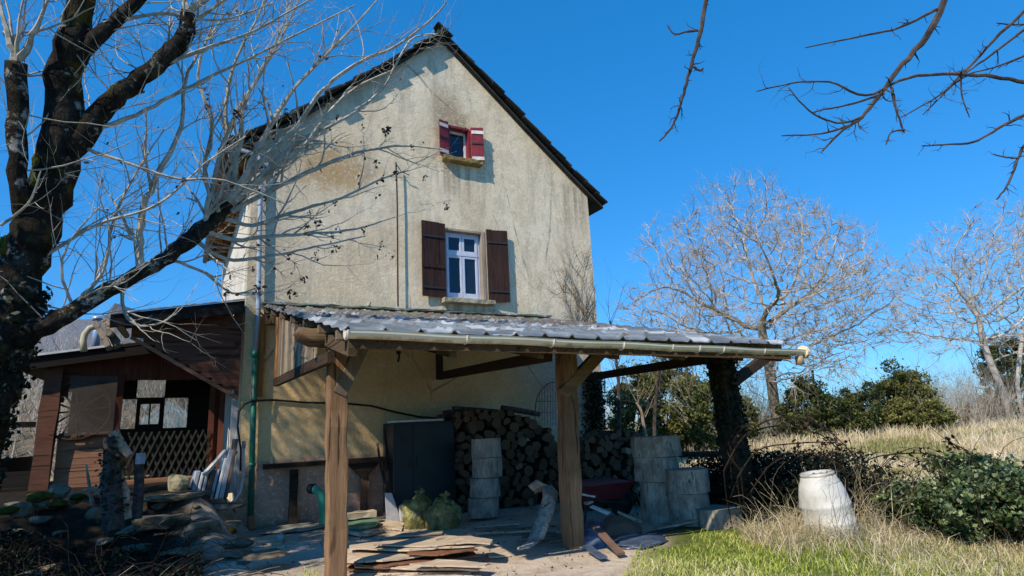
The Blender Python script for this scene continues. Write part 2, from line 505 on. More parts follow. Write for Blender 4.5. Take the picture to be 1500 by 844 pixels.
    # bags: translucent yellow-green film
    t = NT('bag_film'); P = t.rndpos()
    col = t.ramp(t.noise(P, 7, 6, .65, .8), [(.3, (.06, .058, .018)), (.5, (.19, .175, .05)), (.72, (.48, .42, .15))])
    t.bump(t.noise(P, 13, 5, .65, 1.2), .7, .03); t.fin(col, .38, .5)
    # log ends and bark
    t = NT('log_end'); P = t.pos(); x, y, z = t.sep(P)
    rr = t.math('SQRT', t.math('ADD', t.math('MULTIPLY', x, x), t.math('MULTIPLY', z, z)))
    ringw = t.math('SINE', t.math('MULTIPLY', t.math('ADD', rr, t.math('MULTIPLY', t.noise(t.rndpos(), 9, 3, .6), .03)), 420.0))
    col = t.ramp(t.orand(), [(.0, (.12, .07, .04)), (.4, (.22, .13, .07)), (.75, (.15, .10, .065)), (.94, (.24, .15, .085)), (1.0, (.46, .32, .19))])
    col = t.mix(t.math('MULTIPLY', t.math('ADD', ringw, 1.0), .16), col, (.10, .06, .035))
    col = t.mix(t.ramp(t.noise(t.rndpos(), 6, 6, .7), [(.42, 0.0), (.7, .6)]), col, (.08, .06, .05))
    t.bump(t.noise(t.rndpos(), 40, 4, .7), .3, .01); t.fin(col, .9, .1)
    t = NT('log_bark'); P = t.rndpos((1, .35, 1))
    n = t.noise(P, 16, 6, .7, .5)
    col = t.ramp(n, [(.3, (.03, .021, .015)), (.6, (.11, .08, .055)), (.8, (.22, .175, .13))])
    t.bump(n, .9, .025); t.fin(col, .95, .1)
    t = NT('round_bark'); P = t.rndpos((1, 1, .22))
    n = t.noise(P, 15, 8, .75, .9)
    col = t.ramp(n, [(.3, (.14, .115, .09)), (.5, (.44, .375, .30)), (.72, (.70, .62, .51))])
    col = t.mix(t.ramp(t.noise(t.rndpos(), 3.5, 5, .65), [(.45, 0.0), (.65, .7)]), col, (.12, .10, .085))
    crk = t.noise(t.rndpos((1, 1, .22)), 15, 5, .65, .6)
    col = t.mix(t.ramp(crk, [(.62, 0.0), (.68, .8)]), col, (.04, .03, .022))
    t.bump(t.math('SUBTRACT', n, t.ramp(crk, [(.60, 0.0), (.68, .8)])), .8, .025); t.fin(col, .95, .1)
    t = NT('round_top'); P = t.rndpos()
    col = t.ramp(t.noise(P, 7, 6, .7), [(.3, (.20, .16, .12)), (.7, (.40, .34, .27))])
    t.fin(col, .9, .1)

    # trees
    t = NT('bark_mossy'); P = t.pos(True)
    n = t.noise(P, 7, 8, .72, .4)
    col = t.ramp(n, [(.32, (.010, .008, .007)), (.55, (.036, .030, .024)), (.72, (.095, .08, .066))])
    col = t.mix(t.ramp(t.noise(P, 6, 7, .7), [(.57, 0.0), (.64, .85)]), col, (.46, .45, .40))
    col = t.mix(t.ramp(t.noise(P, 4, 6, .7), [(.55, 0.0), (.66, .85)]), col, (.12, .095, .018))
    t.bump(t.math('ADD', n, t.noise(t.pos(True, (1, 1, .3)), 22, 5, .7)), 1.0, .05); t.fin(col, .95, .1)

    def bark(name, a, b, c, sc=9):
        t = NT(name); P = t.pos(True); n = t.noise(P, sc, 6, .7)
        t.bump(n, .5, .02); t.fin(t.ramp(n, [(.3, a), (.5, b), (.7, c)]), .9, .1)
    bark('twig_pale', (.24, .21, .16), (.42, .385, .32), (.60, .57, .50), 8)
    bark('branch_mid', (.07, .06, .045), (.19, .17, .13), (.40, .38, .33), 9)
    bark('branch_dark', (.030, .022, .02), (.075, .06, .055), (.15, .125, .115), 10)
    bark('tree_grey', (.19, .16, .125), (.43, .38, .315), (.66, .60, .52), 3)
    bark('birch', (.09, .08, .065), (.50, .48, .45), (.68, .66, .62), 3.5)
    bark('vine_brown', (.03, .02, .016), (.075, .05, .035), (.15, .10, .07), 12)
    bark('vine_dark', (.010, .008, .007), (.026, .019, .015), (.06, .045, .035), 12)
    bark('straw', (.30, .22, .12), (.46, .36, .21), (.60, .49, .32), 12)
    bark('dead_wood', (.14, .10, .07), (.33, .26, .19), (.52, .44, .34), 9)

    def leafm(name, stops, rough=.5, trans=.25, spec=.3):
        t = NT(name); col = t.ramp(t.attr(), stops)
        t.fin(col, rough, spec)
        if trans:
            tr = t.n.new('ShaderNodeBsdfTranslucent'); t.lk(col, tr.inputs[0])
            mx = t.n.new('ShaderNodeMixShader'); mx.inputs[0].default_value = trans
            t.lk(t.b.outputs[0], mx.inputs[1]); t.lk(tr.outputs[0], mx.inputs[2]); t.lk(mx.outputs[0], t.out.inputs[0])
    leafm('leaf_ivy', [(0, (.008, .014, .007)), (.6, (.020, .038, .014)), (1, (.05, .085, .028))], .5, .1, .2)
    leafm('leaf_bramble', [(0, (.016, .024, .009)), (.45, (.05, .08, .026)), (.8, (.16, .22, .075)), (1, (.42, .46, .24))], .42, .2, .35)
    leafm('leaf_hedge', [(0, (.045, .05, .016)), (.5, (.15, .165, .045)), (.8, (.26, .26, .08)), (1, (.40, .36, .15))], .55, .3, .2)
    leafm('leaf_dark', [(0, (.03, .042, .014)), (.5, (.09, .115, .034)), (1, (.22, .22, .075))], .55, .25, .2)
    leafm('leaf_dead', [(0, (.025, .014, .01)), (.5, (.07, .04, .028)), (1, (.16, .10, .07))], .8, .1, .1)
    leafm('grass_green', [(0, (.20, .27, .04)), (.5, (.50, .58, .10)), (.8, (.68, .68, .20)), (1, (.88, .78, .45))], .6, .35, .15)
    leafm('grass_dry', [(0, (.22, .26, .07)), (.25, (.46, .42, .20)), (.6, (.76, .62, .40)), (1, (.92, .82, .62))], .8, .4, .1)
    leafm('scrub', [(0, (.10, .085, .065)), (.5, (.24, .205, .165)), (1, (.40, .36, .31))], .9, .2, .1)
    leafm('wire', [(0, (.03, .03, .03)), (1, (.03, .03, .03))], .5, 0, .3)

    t = NT('gauze_net'); P = t.pos(True)
    t.fin(t.ramp(t.noise(P, 3, 5, .6), [(.3, (.08, .065, .055)), (.7, (.14, .115, .095))]), .9, .1)
    tr = t.n.new('ShaderNodeBsdfTransparent'); mx = t.n.new('ShaderNodeMixShader'); mx.inputs[0].default_value = .5
    t.lk(tr.outputs[0], mx.inputs[1]); t.lk(t.b.outputs[0], mx.inputs[2]); t.lk(mx.outputs[0], t.out.inputs[0])
    # glass
    t = NT('pane_dark'); t.fin((.010, .016, .035), .06, .6)
    t = NT('pane_clear'); t.n.remove(t.b)
    g = t.n.new('ShaderNodeBsdfGlossy'); g.inputs['Roughness'].default_value = .03
    tr = t.n.new('ShaderNodeBsdfTransparent'); tr.inputs[0].default_value = (.86, .88, .88, 1)
    mx = t.n.new('ShaderNodeMixShader'); mx.inputs[0].default_value = .08
    t.lk(tr.outputs[0], mx.inputs[1]); t.lk(g.outputs[0], mx.inputs[2]); t.lk(mx.outputs[0], t.out.inputs[0])

    # ground: dirt yard, green lawn base, dry field
    t = NT('ground_mix'); P = t.pos(True); x, y, z = t.sep(P)
    n1 = t.noise(P, 1.1, 8, .65, .3); n2 = t.noise(P, 9, 7, .7); n3 = t.noise(P, 45, 4, .7)
    dirt = t.ramp(n1, [(.3, (.40, .32, .235)), (.5, (.60, .49, .375)), (.7, (.74, .63, .50))])
    dirt = t.mix(t.ramp(n2, [(.48, 0.0), (.7, .5)]), dirt, (.20, .15, .105))
    dirt = t.mix(t.ramp(n3, [(.6, 0.0), (.75, .5)]), dirt, (.62, .54, .44))
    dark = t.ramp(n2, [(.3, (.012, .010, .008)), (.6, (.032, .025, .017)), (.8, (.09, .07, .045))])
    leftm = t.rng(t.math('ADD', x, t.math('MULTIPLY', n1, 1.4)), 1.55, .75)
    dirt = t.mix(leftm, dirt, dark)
    grass = t.ramp(n2, [(.3, (.07, .09, .02)), (.7, (.20, .22, .07))])
    s = t.math('SUBTRACT', t.math('SUBTRACT', x, 3.2), t.math('MULTIPLY', t.math('SUBTRACT', y, 4.2), 1.05))
    s = t.math('ADD', s, t.math('MULTIPLY', t.math('SUBTRACT', n1, .5), 1.2))
    col = t.mix(t.rng(s, -.15, .45), dirt, grass)
    field = t.ramp(n1, [(.3, (.20, .19, .08)), (.5, (.38, .31, .18)), (.7, (.48, .39, .25))])
    field = t.mix(t.ramp(t.noise(P, .35, 4, .6), [(.45, 0.0), (.6, .55)]), field, (.12, .15, .04))
    col = t.mix(t.rng(t.math('ADD', x, t.math('MULTIPLY', y, .3)), 8.4, 9.3), col, field)
    far = t.rng(y, 13.5, 16); col = t.mix(far, col, field)
    t.bump(t.math('ADD', n2, t.math('MULTIPLY', n3, .4)), .7, .04); t.fin(col, .95, .08)


make_materials()
# ------------------------------------------------------------------ world and sun
SUNT = Vector((1.0, .50, -.97)).normalized()          # direction the light travels
sl = bpy.data.lights.new('sun', 'SUN'); sl.energy = 5.0; sl.angle = math.radians(.53); sl.color = (1.0, .89, .73)
so = bpy.data.objects.new('sun', sl); COL.objects.link(so)
so.rotation_euler = SUNT.to_track_quat('-Z', 'Y').to_euler(); so.location = (-20, -10, 30)
w = bpy.data.worlds.new('World'); scene.world = w; w.use_nodes = True
nt = w.node_tree; bg = nt.nodes['Background']
sky = nt.nodes.new('ShaderNodeTexSky'); sky.sky_type = 'NISHITA'; sky.sun_disc = False
sky.sun_elevation = math.asin(-SUNT.z); sky.sun_rotation = math.atan2(-SUNT.x, -SUNT.y)
sky.air_density = 1.0; sky.dust_density = 0.0; sky.ozone_density = 10.0; sky.altitude = 0
hs = nt.nodes.new('ShaderNodeHueSaturation'); hs.inputs['Saturation'].default_value = 1.2
ga = nt.nodes.new('ShaderNodeGamma'); ga.inputs[1].default_value = .6
gr_ = nt.nodes.new('ShaderNodeMix'); gr_.data_type = 'RGBA'; gr_.blend_type = 'MULTIPLY'; gr_.inputs[0].default_value = 1; gr_.inputs[7].default_value = (.93, 1.72, 2.36, 1)
nt.links.new(sky.outputs[0], hs.inputs['Color']); nt.links.new(hs.outputs[0], ga.inputs[0]); nt.links.new(ga.outputs[0], gr_.inputs[6]); nt.links.new(gr_.outputs[2], bg.inputs[0])
bg.inputs[1].default_value = 0.15
scene.view_settings.view_transform = 'Standard'; scene.view_settings.look = 'None'; scene.view_settings.exposure = 0
scene.render.engine = 'CYCLES'
scene.cycles.use_denoising = True
scene.cycles.max_bounces = 6; scene.cycles.transparent_max_bounces = 12


# ------------------------------------------------------------------ ground sheet
def axis(lo, hi, step, far):
    a = list(np.arange(lo, hi + 1e-6, step)); s = step; x = hi
    while x < far:
        s *= 1.28; x += s; a.append(x)
    s = step; x = lo
    while x > -far:
        s *= 1.28; x -= s; a.insert(0, x)
    return a


gx = axis(-4, 12, .14, 900); gy = axis(3, 13, .14, 900)
gv = np.array([(x, y, ground_h(x, y)) for y in gy for x in gx])
nx = len(gx)
ii = np.arange((len(gy) - 1) * nx).reshape(-1, nx)[:, :-1].ravel()
gf = np.stack([ii, ii + 1, ii + 1 + nx, ii + nx], 1)
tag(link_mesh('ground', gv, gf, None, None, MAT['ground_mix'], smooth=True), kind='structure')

# ------------------------------------------------------------------ house
HX0, HX1, HY1 = .844, 7.655, 17.2
house = thing('house', (4.25, 13.7, 0), 'tall narrow house with stained cream gable and steep dark stone roof', 'house')
PROF = [(.36, 6.27), (.84, 6.53), (1.30, 6.86), (2.03, 7.50), (3.04, 8.36), (4.26, 9.44), (5.2, 8.63), (6.03, 7.90), (7.1, 6.99), (7.68, 6.52), (8.06, 6.27)]


PROF = [(x + (.02 if x < 1 else 0) - (.07 if x > 8 else 0), z - .25) for x, z in PROF]


def roofz(x):
    for (a, za), (b, zb) in zip(PROF, PROF[1:]):
        if a <= x <= b: return za + (zb - za) * (x - a) / (b - a)
    return PROF[0][1]


def Z1(zx, zy, y=WY):          # a point measured on the enlarged window crop
    return atY(zx / 2.811 + 590, zy / 2.811 + 160, y)


lw0, lw1 = Z1(168, 487), Z1(348, 792)
uw0, uw1 = Z1(185, 66), Z1(277, 218)
gm = MB()
poly = [(HX0, WY, -.4), (HX1, WY, -.4), (HX1, WY, roofz(HX1) - .06)] + [(x, WY, z - .06) for x, z in reversed(PROF[2:9])] + [(HX0, WY, roofz(HX0) - .06)]
gm.prism(poly, (0, .42, 0))
gw = gm.build('gable_wall', MAT['plaster'], house)
cut(gw, [(lw0.x, lw1.x, WY - .1, WY + .6, lw1.z, lw0.z), (uw0.x, uw1.x, WY - .1, WY + .6, uw1.z, uw0.z)])
m = MB()
m.box(HX0, HX0 + .4, WY + .425, HY1, -.4, 6.11)
m.build('side_wall', MAT['plaster_white'], house)
m = MB(); m.box(HX1 - .4, HX1, WY + .425, HY1, -.4, 6.11); m.build('side_wall', MAT['plaster'], house)
m = MB(); m.prism([(x, HY1 + .003, z) for x, _, z in poly], (0, .35, 0)); m.build('back_wall', MAT['plaster'], house)
m = MB(); m.box(HX0 + .45, HX1 - .45, WY + .9, HY1 - .1, -.2, 6.0); m.build('interior', MAT['dark_boards'], house)

# stone slab roof: a deck, then courses of irregular slabs
m = MB()
prof_in = [(x, z - .05) for x, z in PROF]
m.prism([(x, WY - .10, z) for x, z in prof_in] + [(x, WY - .10, z - .05) for x, z in reversed(prof_in)], (0, HY1 - WY + .35, 0))
m.build('roof_deck', MAT['lauze'], house)
m = MB()


def course(p0, p1, y0, y1):
    (xa, za), (xb, zb) = p0, p1
    L = math.hypot(xb - xa, zb - za); n = max(1, int(round(L / .21)))
    ux, uz = (xb - xa) / L, (zb - za) / L
    nxn, nzn = (-uz, ux) if (-uz * 0 + ux) > 0 else (uz, -ux)
    for i in range(n):
        s = L * i / n
        y = y0 + rnd(-.10, .02)
        while y < y1:
            wd = rnd(.26, .48); a = s + rnd(-.05, .03); b = a + .36 + rnd(-.04, .08)
            th = rnd(.018, .038); lift = rnd(.0, .012)
            yy = min(y + wd, y1 + .1)
            c = []
            for sgn in (0, 1):
                for (q, yq) in ((a, y), (a + rnd(-.03, .03), yy - .012), (b, yy - .012), (b + rnd(-.03, .03), y)):
                    dn = lift + sgn * th + (.040 if q <= a + .031 else .008)
                    c.append((xa + ux * q + nxn * dn, yq, za + uz * q + nzn * dn))
            m.at = rnd(0, 1)
            m.hexa(c)
            y = yy


for i in range(5): course(PROF[i], PROF[i + 1], WY - .14, HY1 + .2)
for i in range(5, 10): course(PROF[i + 1], PROF[i], WY - .14, HY1 + .2)
y = WY - .15
while y < HY1:                                   # ridge stones
    m.at = rnd(0, 1)
    m.beam((4.26 + rnd(-.02, .02), y, 9.235 + rnd(-.015, .015)), (4.26, y + .42, 9.235 + rnd(-.015, .015)), rnd(.22, .32), .045, jit=.012)
    y += .40
m.build('roof_tiles', MAT['lauze'], house)
m = MB()
for i in range(22):                              # planked soffit under the left eave
    a = WY + .02 + i * .3
    m.at = rnd(0, 1)
    m.hexa([(.42, a, 5.94), (.835, a, 6.14), (.835, a + .285, 6.14), (.42, a + .285, 5.94), (.42, a, 5.96), (.835, a, 6.16), (.835, a + .285, 6.16), (.42, a + .285, 5.96)])
m.build('eave_soffit', MAT['soffit_plank'], house)
for i in range(13):
    a = WY + .1 + i * .52
    m = MB(); m.beam((.835, a, 5.79), (.48, a, 5.87), .10, .12); m.build('eave_bracket', MAT['orange_plank'], house)
m = MB()
m.tube([(.38, WY - .08, 5.92), (.38, HY1 + .2, 5.94)], .055, 10)
m.build('eave_gutter', MAT['eave_grey'], house, smooth=True)
m = MB()
m.beam((.62, WY + .02, 6.2), (.62, WY + 1.2, 5.55), .5, .03); m.build('eave_panel', MAT['soffit_plank'], house)

# attic window
Yw = WY + .11
wdw = MB(); wdw.box(uw0.x + .02, uw1.x - .02, WY + .20, WY + .23, uw1.z + .02, uw0.z - .02)
win = wdw.build('window', MAT['white_paint'], house)
ux0, ux1, uz0, uz1 = uw0.x, uw1.x, uw1.z, uw0.z
fr = MB()
f = .045
fr.box(ux0 + .03, ux0 + .03 + f, Yw, Yw + .06, uz0 + .01, uz1 - .05); fr.box(ux1 - .03 - f, ux1 - .03, Yw, Yw + .06, uz0 + .01, uz1 - .05)
fr.box(ux0 + .03 + f, ux1 - .03 - f, Yw, Yw + .06, uz0 + .01, uz0 + .07); fr.box(ux0 + .03 + f, ux1 - .03 - f, Yw, Yw + .06, uz1 - .10, uz1 - .05)
fr.build('frame', MAT['white_paint'], win, bevel=.004)
pn = MB(); pn.box(ux0 + .03 + f, ux1 - .03 - f, Yw + .03, Yw + .04, uz0 + .07, uz1 - .10); pn.build('pane', MAT['pane_dark'], win)
hd = MB(); hd.box(ux0 + .003, ux1 - .003, WY - .03, WY + .17, uz1 - .05, uz1 - .003); hd.box(ux0 + .003, ux0 + .03, WY - .03, WY + .17, uz0 + .003, uz1 - .053); hd.box(ux1 - .03, ux1 - .003, WY - .03, WY + .17, uz0 + .003, uz1 - .053)
hd.build('surround', MAT['red_paint'], win)
s0, s1 = Z1(160, 222), Z1(318, 240)
sm = MB(); sm.beam((s0.x, WY - .05, uz0 - .05), (s1.x, WY - .05, uz0 - .05), .22, .085, seg=9, jit=.012); sm.build('sill', MAT['moss_sill'], win, bevel=.01)


def shutter(x0, x1, z0, z1, hinge_left, ang, matn, n, straps, sname):
    """boarded shutter folded out on its hinge, boards and two ledges"""
    m = MB(); wd = abs(x1 - x0); hx = x1 if not hinge_left else x0
    sg = -1 if not hinge_left else 1
    c, s = math.cos(ang), math.sin(ang)

    def P(u, d, z): return (hx + sg * (u * c + d * s), WY - .035 - u * s + (-d) * c, z)
    for i in range(n):
        a = wd * i / n + .002; b = wd * (i + 1) / n - .002
        m.at = rnd(0, 1)
        dz = rnd(-.006, .006)
        m.hexa([P(a, 0, z0 + dz), P(b, 0, z0 + dz), P(b, .028, z0 + dz), P(a, .028, z0 + dz), P(a, 0, z1 + dz), P(b, 0, z1 + dz), P(b, .028, z1 + dz), P(a, .028, z1 + dz)])
    o = m.build('shutter', MAT[matn], house, bevel=.003)
    H = z1 - z0
    for q, col, ht in straps:
        k = MB(); zc = z0 + H * q
        k.hexa([P(.01, .030, zc - ht), P(wd - .01, .030, zc - ht), P(wd - .01, .045, zc - ht), P(.01, .045, zc - ht), P(.01, .030, zc + ht), P(wd - .01, .030, zc + ht), P(wd - .01, .045, zc + ht), P(.01, .045, zc + ht)])
        k.build(sname, MAT[col], o)
    return o


a0, a1 = Z1(140, 50), Z1(187, 205)
o = shutter(a0.x, ux0 - .005, a1.z, a0.z, False, .25, 'red_paint', 3, [(.86, 'strap_white', .035), (.14, 'strap_white', .035), (.52, 'strap_dark', .02)], 'ledge')
o['label'] = 'small red shutter with white ledges'
a0, a1 = Z1(275, 80), Z1(326, 238)
o = shutter(ux1 + .005, a1.x, a1.z + .01, a0.z, True, .28, 'red_paint', 3, [(.86, 'strap_white', .035), (.14, 'strap_white', .035), (.55, 'strap_dark', .02)], 'ledge')
o['label'] = 'small red shutter with white ledges'

# first floor window
lx0, lx1, lz0, lz1 = lw0.x, lw1.x, lw1.z, lw0.z
wdw = MB(); wdw.box(lx0 + .02, lx1 - .02, WY + .24, WY + .27, lz0 + .02, lz1 - .02)
win = wdw.build('window', MAT['white_paint'], house)
fr = MB(); Y0 = WY + .10; jr = .085         # pale timber jamb on the right
wx0, wx1 = lx0 + .035, lx1 - jr
fr.box(wx0, wx0 + .05, Y0, Y0 + .07, lz0 + .003, lz1 - .05); fr.box(wx1 - .05, wx1, Y0, Y0 + .07, lz0 + .003, lz1 - .05)
fr.box(wx0 + .05, wx1 - .05, Y0, Y0 + .07, lz1 - .10, lz1 - .05); fr.box(wx0 + .05, wx1 - .05, Y0, Y0 + .07, lz0 + .003, lz0 + .06)
xm = (wx0 + wx1) / 2; zt = lz0 + (lz1 - lz0) * .66
fr.box(wx0 + .05, wx1 - .05, Y0 - .02, Y0 + .05, zt - .035, zt + .025)           # transom
for xa, xb, za, zb in ((wx0 + .05, xm - .004, lz0 + .06, zt - .035), (xm + .004, wx1 - .05, lz0 + .06, zt - .035), (wx0 + .05, xm - .004, zt + .025, lz1 - .10), (xm + .004, wx1 - .05, zt + .025, lz1 - .10)):
    k = .045
    fr.box(xa, xa + k, Y0 - .012, Y0 + .04, za, zb); fr.box(xb - k, xb, Y0 - .012, Y0 + .04, za, zb)
    bt = .09 if za < zt else k
    fr.box(xa + k, xb - k, Y0 - .012, Y0 + .04, za, za + bt); fr.box(xa + k, xb - k, Y0 - .012, Y0 + .04, zb - k, zb)
    pn = MB(); pn.box(xa + k, xb - k, Y0 + .012, Y0 + .02, za + bt, zb - k); pn.build('pane', MAT['pane_dark'], win)
fr.build('frame', MAT['blue_white_paint'], win, bevel=.004)
jm = MB(); jm.box(wx1 + .003, lx1 - .003, WY - .01, WY + .17, lz0 + .003, lz1 - .003); jm.box(lx0 + .003, wx0 - .003, WY + .01, WY + .17, lz0 + .003, lz1 - .003)
jm.box(lx0 + .04, lx1 - jr - .005, WY - .005, WY + .16, lz1 - .045, lz1 - .003)
jm.build('jamb', MAT['jamb_wood'], win, bevel=.005)
s0, s1 = Z1(157, 790), Z1(368, 800)
sm = MB(); sm.beam((s0.x, WY - .05, lz0 - .045), (s1.x, WY - .05, lz0 - .045), .24, .085, seg=12, jit=.01); sm.build('sill', MAT['stone_sill'], win, bevel=.01)
a0, a1 = Z1(70, 463), Z1(165, 778)
o = shutter(a0.x, lx0 + .01, a1.z, a0.z, False, .07, 'shutter_brown', 4, [(.80, 'strap_dark', .018), (.40, 'shutter_brown', .03), (.12, 'strap_dark', .018)], 'hinge_strap')
o['label'] = 'dark brown boarded shutter'
a0, a1 = Z1(350, 500), Z1(434, 800)
o = shutter(lx1 + .01, a1.x, a1.z, a0.z, True, .09, 'shutter_brown', 4, [(.82, 'strap_dark', .018), (.14, 'strap_dark', .018)], 'hinge_strap')
o['label'] = 'dark brown boarded shutter'

# rain pipe at the corner: blue grey above, green socket pipe below
m = MB(); yy = WY - .09
pts = [atY(336, 205, yy), atY(343, 217, yy), atY(376, 227, yy), atY(382, 236, yy), atY(382, 262, yy), atY(378, 460, yy), atY(373.5, 520, yy)]
m.tube(pts, .037, 12)
dp = m.build('downpipe', MAT['pvc_blue'], house, smooth=True)
m = MB(); pts = [atY(374, 516, yy), atY(370, 640, yy), atY(367, 758, yy)]
m.tube(pts, .043, 12); m.tube([atY(374, 514, yy), atY(373, 524, yy)], .052, 12); m.tube([atY(371.5, 584, yy), atY(371.3, 589, yy)], .05, 12); m.tube([atY(369.5, 678, yy), atY(369.3, 683, yy)], .05, 12)
m.build('lower_pipe', MAT['pvc_green'], dp, smooth=True)
m = MB(); m.tube([atY(367, 756, yy), atY(367, 768, yy - .02), atY(369, 776, yy - .06)], .05, 10); m.build('pipe_shoe', MAT['terracotta'], dp, smooth=True)
for q in (262, 300, 380, 452):
    k = MB(); c = atY(381 - (q - 262) * .016, q, yy); k.tube([c + Vector((0, 0, -.012)), c + Vector((0, 0, .012))], .044, 12); k.box(c.x - .015, c.x + .015, c.y + .03, WY, c.z - .01, c.z + .01); k.build('pipe_clip', MAT['pvc_blue'], dp)
# window and tall shutter on the long left wall
m = MB(); m.box(HX0 - .03, HX0 - .004, 14.6, 15.6, 2.7, 4.6); so_ = m.build('side_shutter', MAT['white_paint'], house)
m = MB(); m.box(HX0 - .045, HX0 - .033, 15.0, 15.12, 2.7, 4.6); m.build('red_batten', MAT['red_paint'], so_)

# conduit with a hooked wire head on the gable
m = MB(); yy = WY - .10
m.tube([atY(580, 238, yy), atY(581, 262, yy), atY(582, 300, yy), atY(582.5, 380, yy), atY(583, 449, yy)], .014, 6)
m.tube([atY(580, 240, yy), atY(588, 252, yy), atY(600, 257, yy)], .008, 5)
cond = m.build('conduit', MAT['cable_black'], None); tag(cond, 'thin dark conduit running down the gable left of the window', 'conduit')
m = MB(); m.tube([atY(540, 448, WY - .1), atY(541, 443, WY - .1)], .03, 8)
o = m.build('vent_stub', MAT['cream_pipe']); tag(o, 'short cream pipe stub sticking out above the metal carport roof', 'pipe')

# ------------------------------------------------------------------ carport
CX0, CX1, CYF = 1.08, 6.46, 4.78


def rz(y): return 3.36 - .2295 * (10.27 - y)


car = thing('carport', (3.9, 6.0, 0), 'open timber carport with grey metal tile roof leaning on the house', 'carport')
nX = int((CX1 - CX0) / .02); nY = 70
xs = np.linspace(CX0, CX1, nX + 1); ys = np.linspace(10.27, CYF, nY + 1)
vv = []
for j, yv in enumerate(ys):
    st = ((10.27 - yv) / .343) % 1.0
    for x in xs:
        u = ((x - CX0 - .06) / .302) % 1.0
        du = min(u, 1 - u)
        rib = .036 * max(0, 1 - du / .09) ** .8
        pan = .004 * math.cos(2 * math.pi * u * 2)
        vv.append((x, yv, rz(yv) + rib + pan * .4 + .030 * (1 - st) * 0 + .028 * st + .010 * noise.noise(Vector((x * 1.5, yv * 1.5, 0)))))
ii = np.arange(nY * (nX + 1)).reshape(nY, nX + 1)[:, :-1].ravel()
ff = np.stack([ii, ii + 1, ii + nX + 2, ii + nX + 1], 1)
rs = link_mesh('roof_sheet', np.array(vv), ff, np.full(len(ff), .5), None, MAT['tile_sheet'], car)
sd = rs.modifiers.new('thick', 'SOLIDIFY'); sd.thickness = .006
# flashing along the wall
m = MB(); m.beam((CX0, WY - .06, rz(10.2) + .075), (CX1, WY - .06, rz(10.2) + .085), .12, .03, seg=30, jit=.012); m.build('flashing', MAT['tile_sheet'], car)

yp = 5.95
for (xt, xb, yb, wd, nm) in ((1.315, 1.34, yp, .175, 'post_wood'), (3.94, 3.86, yp, .185, 'post_wood'), (6.44, 6.58, yp + .04, .26, 'tie_wood')):
    m = MB()
    m.beam((xb, yb, -.12), (xt, yp, 2.13), wd, wd, up=(0, 1, 0), seg=15, jit=.010)
    o = m.build('post', MAT[nm], car, bevel=.012)
    if nm == 'tie_wood': o['label'] = 'dark leaning post wrapped in ivy'
m = MB()
pts = [Vector((x, yp, 2.215 + .012 * math.sin(x * 2.2))) for x in np.linspace(1.15, 6.6, 16)]
m.tube([Vector((.93, yp, 2.28)), Vector((.98, yp, 2.25)), Vector((1.06, yp, 2.22))] + pts, [.045, .075, .09] + [.095] * 16, 10)
m.build('front_beam', MAT['beam_wood'], car, smooth=True)
m = MB()
for yv in (10.1, 9.2, 8.3, 7.4, 6.55, 5.75, 5.0):
    m.beam((CX0 + .015, yv, rz(yv) - .05), (CX1 - .02, yv, rz(yv) - .05), .06, .075)
m.build('purlin', MAT['grey_plank'], car)
for xr in (1.22, 2.1, 3.0, 3.9, 4.8, 5.7, 6.36):
    m = MB(); m.beam((xr, 10.2, rz(10.2) - .16), (xr, 4.95, rz(4.95) - .15), .07, .13); m.build('rafter', MAT['rafter_wood'], car)
m = MB(); m.beam((1.16, 4.86, 2.035), (6.42, 4.86, 2.0), .025, .12); m.build('fascia_board', MAT['rafter_wood'], car)
# braces and ties
m = MB(); m.beam(atY(496, 578, yp - .06), atY(532, 505, yp - .06), .09, .13); m.build('brace', MAT['grey_plank'], car, bevel=.006)
m = MB(); m.beam(atY(824, 577, yp - .06), atY(884, 512, yp - .06), .09, .14); m.build('brace', MAT['beam_wood'], car, bevel=.006)
m = MB(); m.beam(atY(1066, 566, yp - .05), atY(1124, 522, yp - .05), .10, .13); m.build('brace', MAT['tie_wood'], car, bevel=.006)
tw = atY(644, 551, WY - .1)
m = MB(); m.beam((3.74, yp + .05, 2.09), tw, .09, .13); m.build('tie_beam', MAT['tie_wood'], car)
m = MB(); m.beam(tw + Vector((0, 0, -.06)), (tw.x, WY - .1, 3.18), .10, .10, up=(0, 1, 0)); m.build('king_strut', MAT['tie_wood'], car)
tw = atY(862, 553, WY - .1)
m = MB(); m.beam((6.42, yp + .05, 2.10), tw, .10, .13); m.build('tie_beam', MAT['tie_wood'], car)
m = MB(); m.beam((CX0 + .05, WY - .08, 3.14), (6.62, WY - .08, 3.14), .10, .14); m.build('wall_plate', MAT['rafter_wood'], car)

# gutter: half round, brackets, right outlet
m = MB()
gl = Vector((1.10, 4.71, 2.085)); gr = Vector((6.48, 4.71, 2.02)); R_ = .058
prof = [(math.cos(t), math.sin(t)) for t in np.linspace(math.pi, 2 * math.pi, 11)]
n = 40; rings = []
for i in range(n + 1):
    c = gl.lerp(gr, i / n) + Vector((0, 0, .004 * math.sin(i * .7)))
    ring = [(c.x, c.y + R_ * a, c.z + R_ * b) for a, b in prof] + [(c.x, c.y + (R_ - .006) * a, c.z + (R_ - .006) * b) for a, b in reversed(prof)]
    ring += [(c.x, c.y - R_ - .005, c.z + .006)]
    rings.append(m.add(ring))
K = len(ring)
for i in range(n):
    for k in range(K): m.face((rings[i] + k, rings[i] + (k + 1) % K, rings[i + 1] + (k + 1) % K, rings[i + 1] + k))
for c, s in ((gl, -1), (gr, 1)):
    b = m.add([(c.x + s * .002, c.y + R_ * a, c.z + R_ * b_) for a, b_ in prof]); m.face([b + k for k in range(len(prof))])
gut = m.build('gutter', MAT['gutter_pvc'], car)
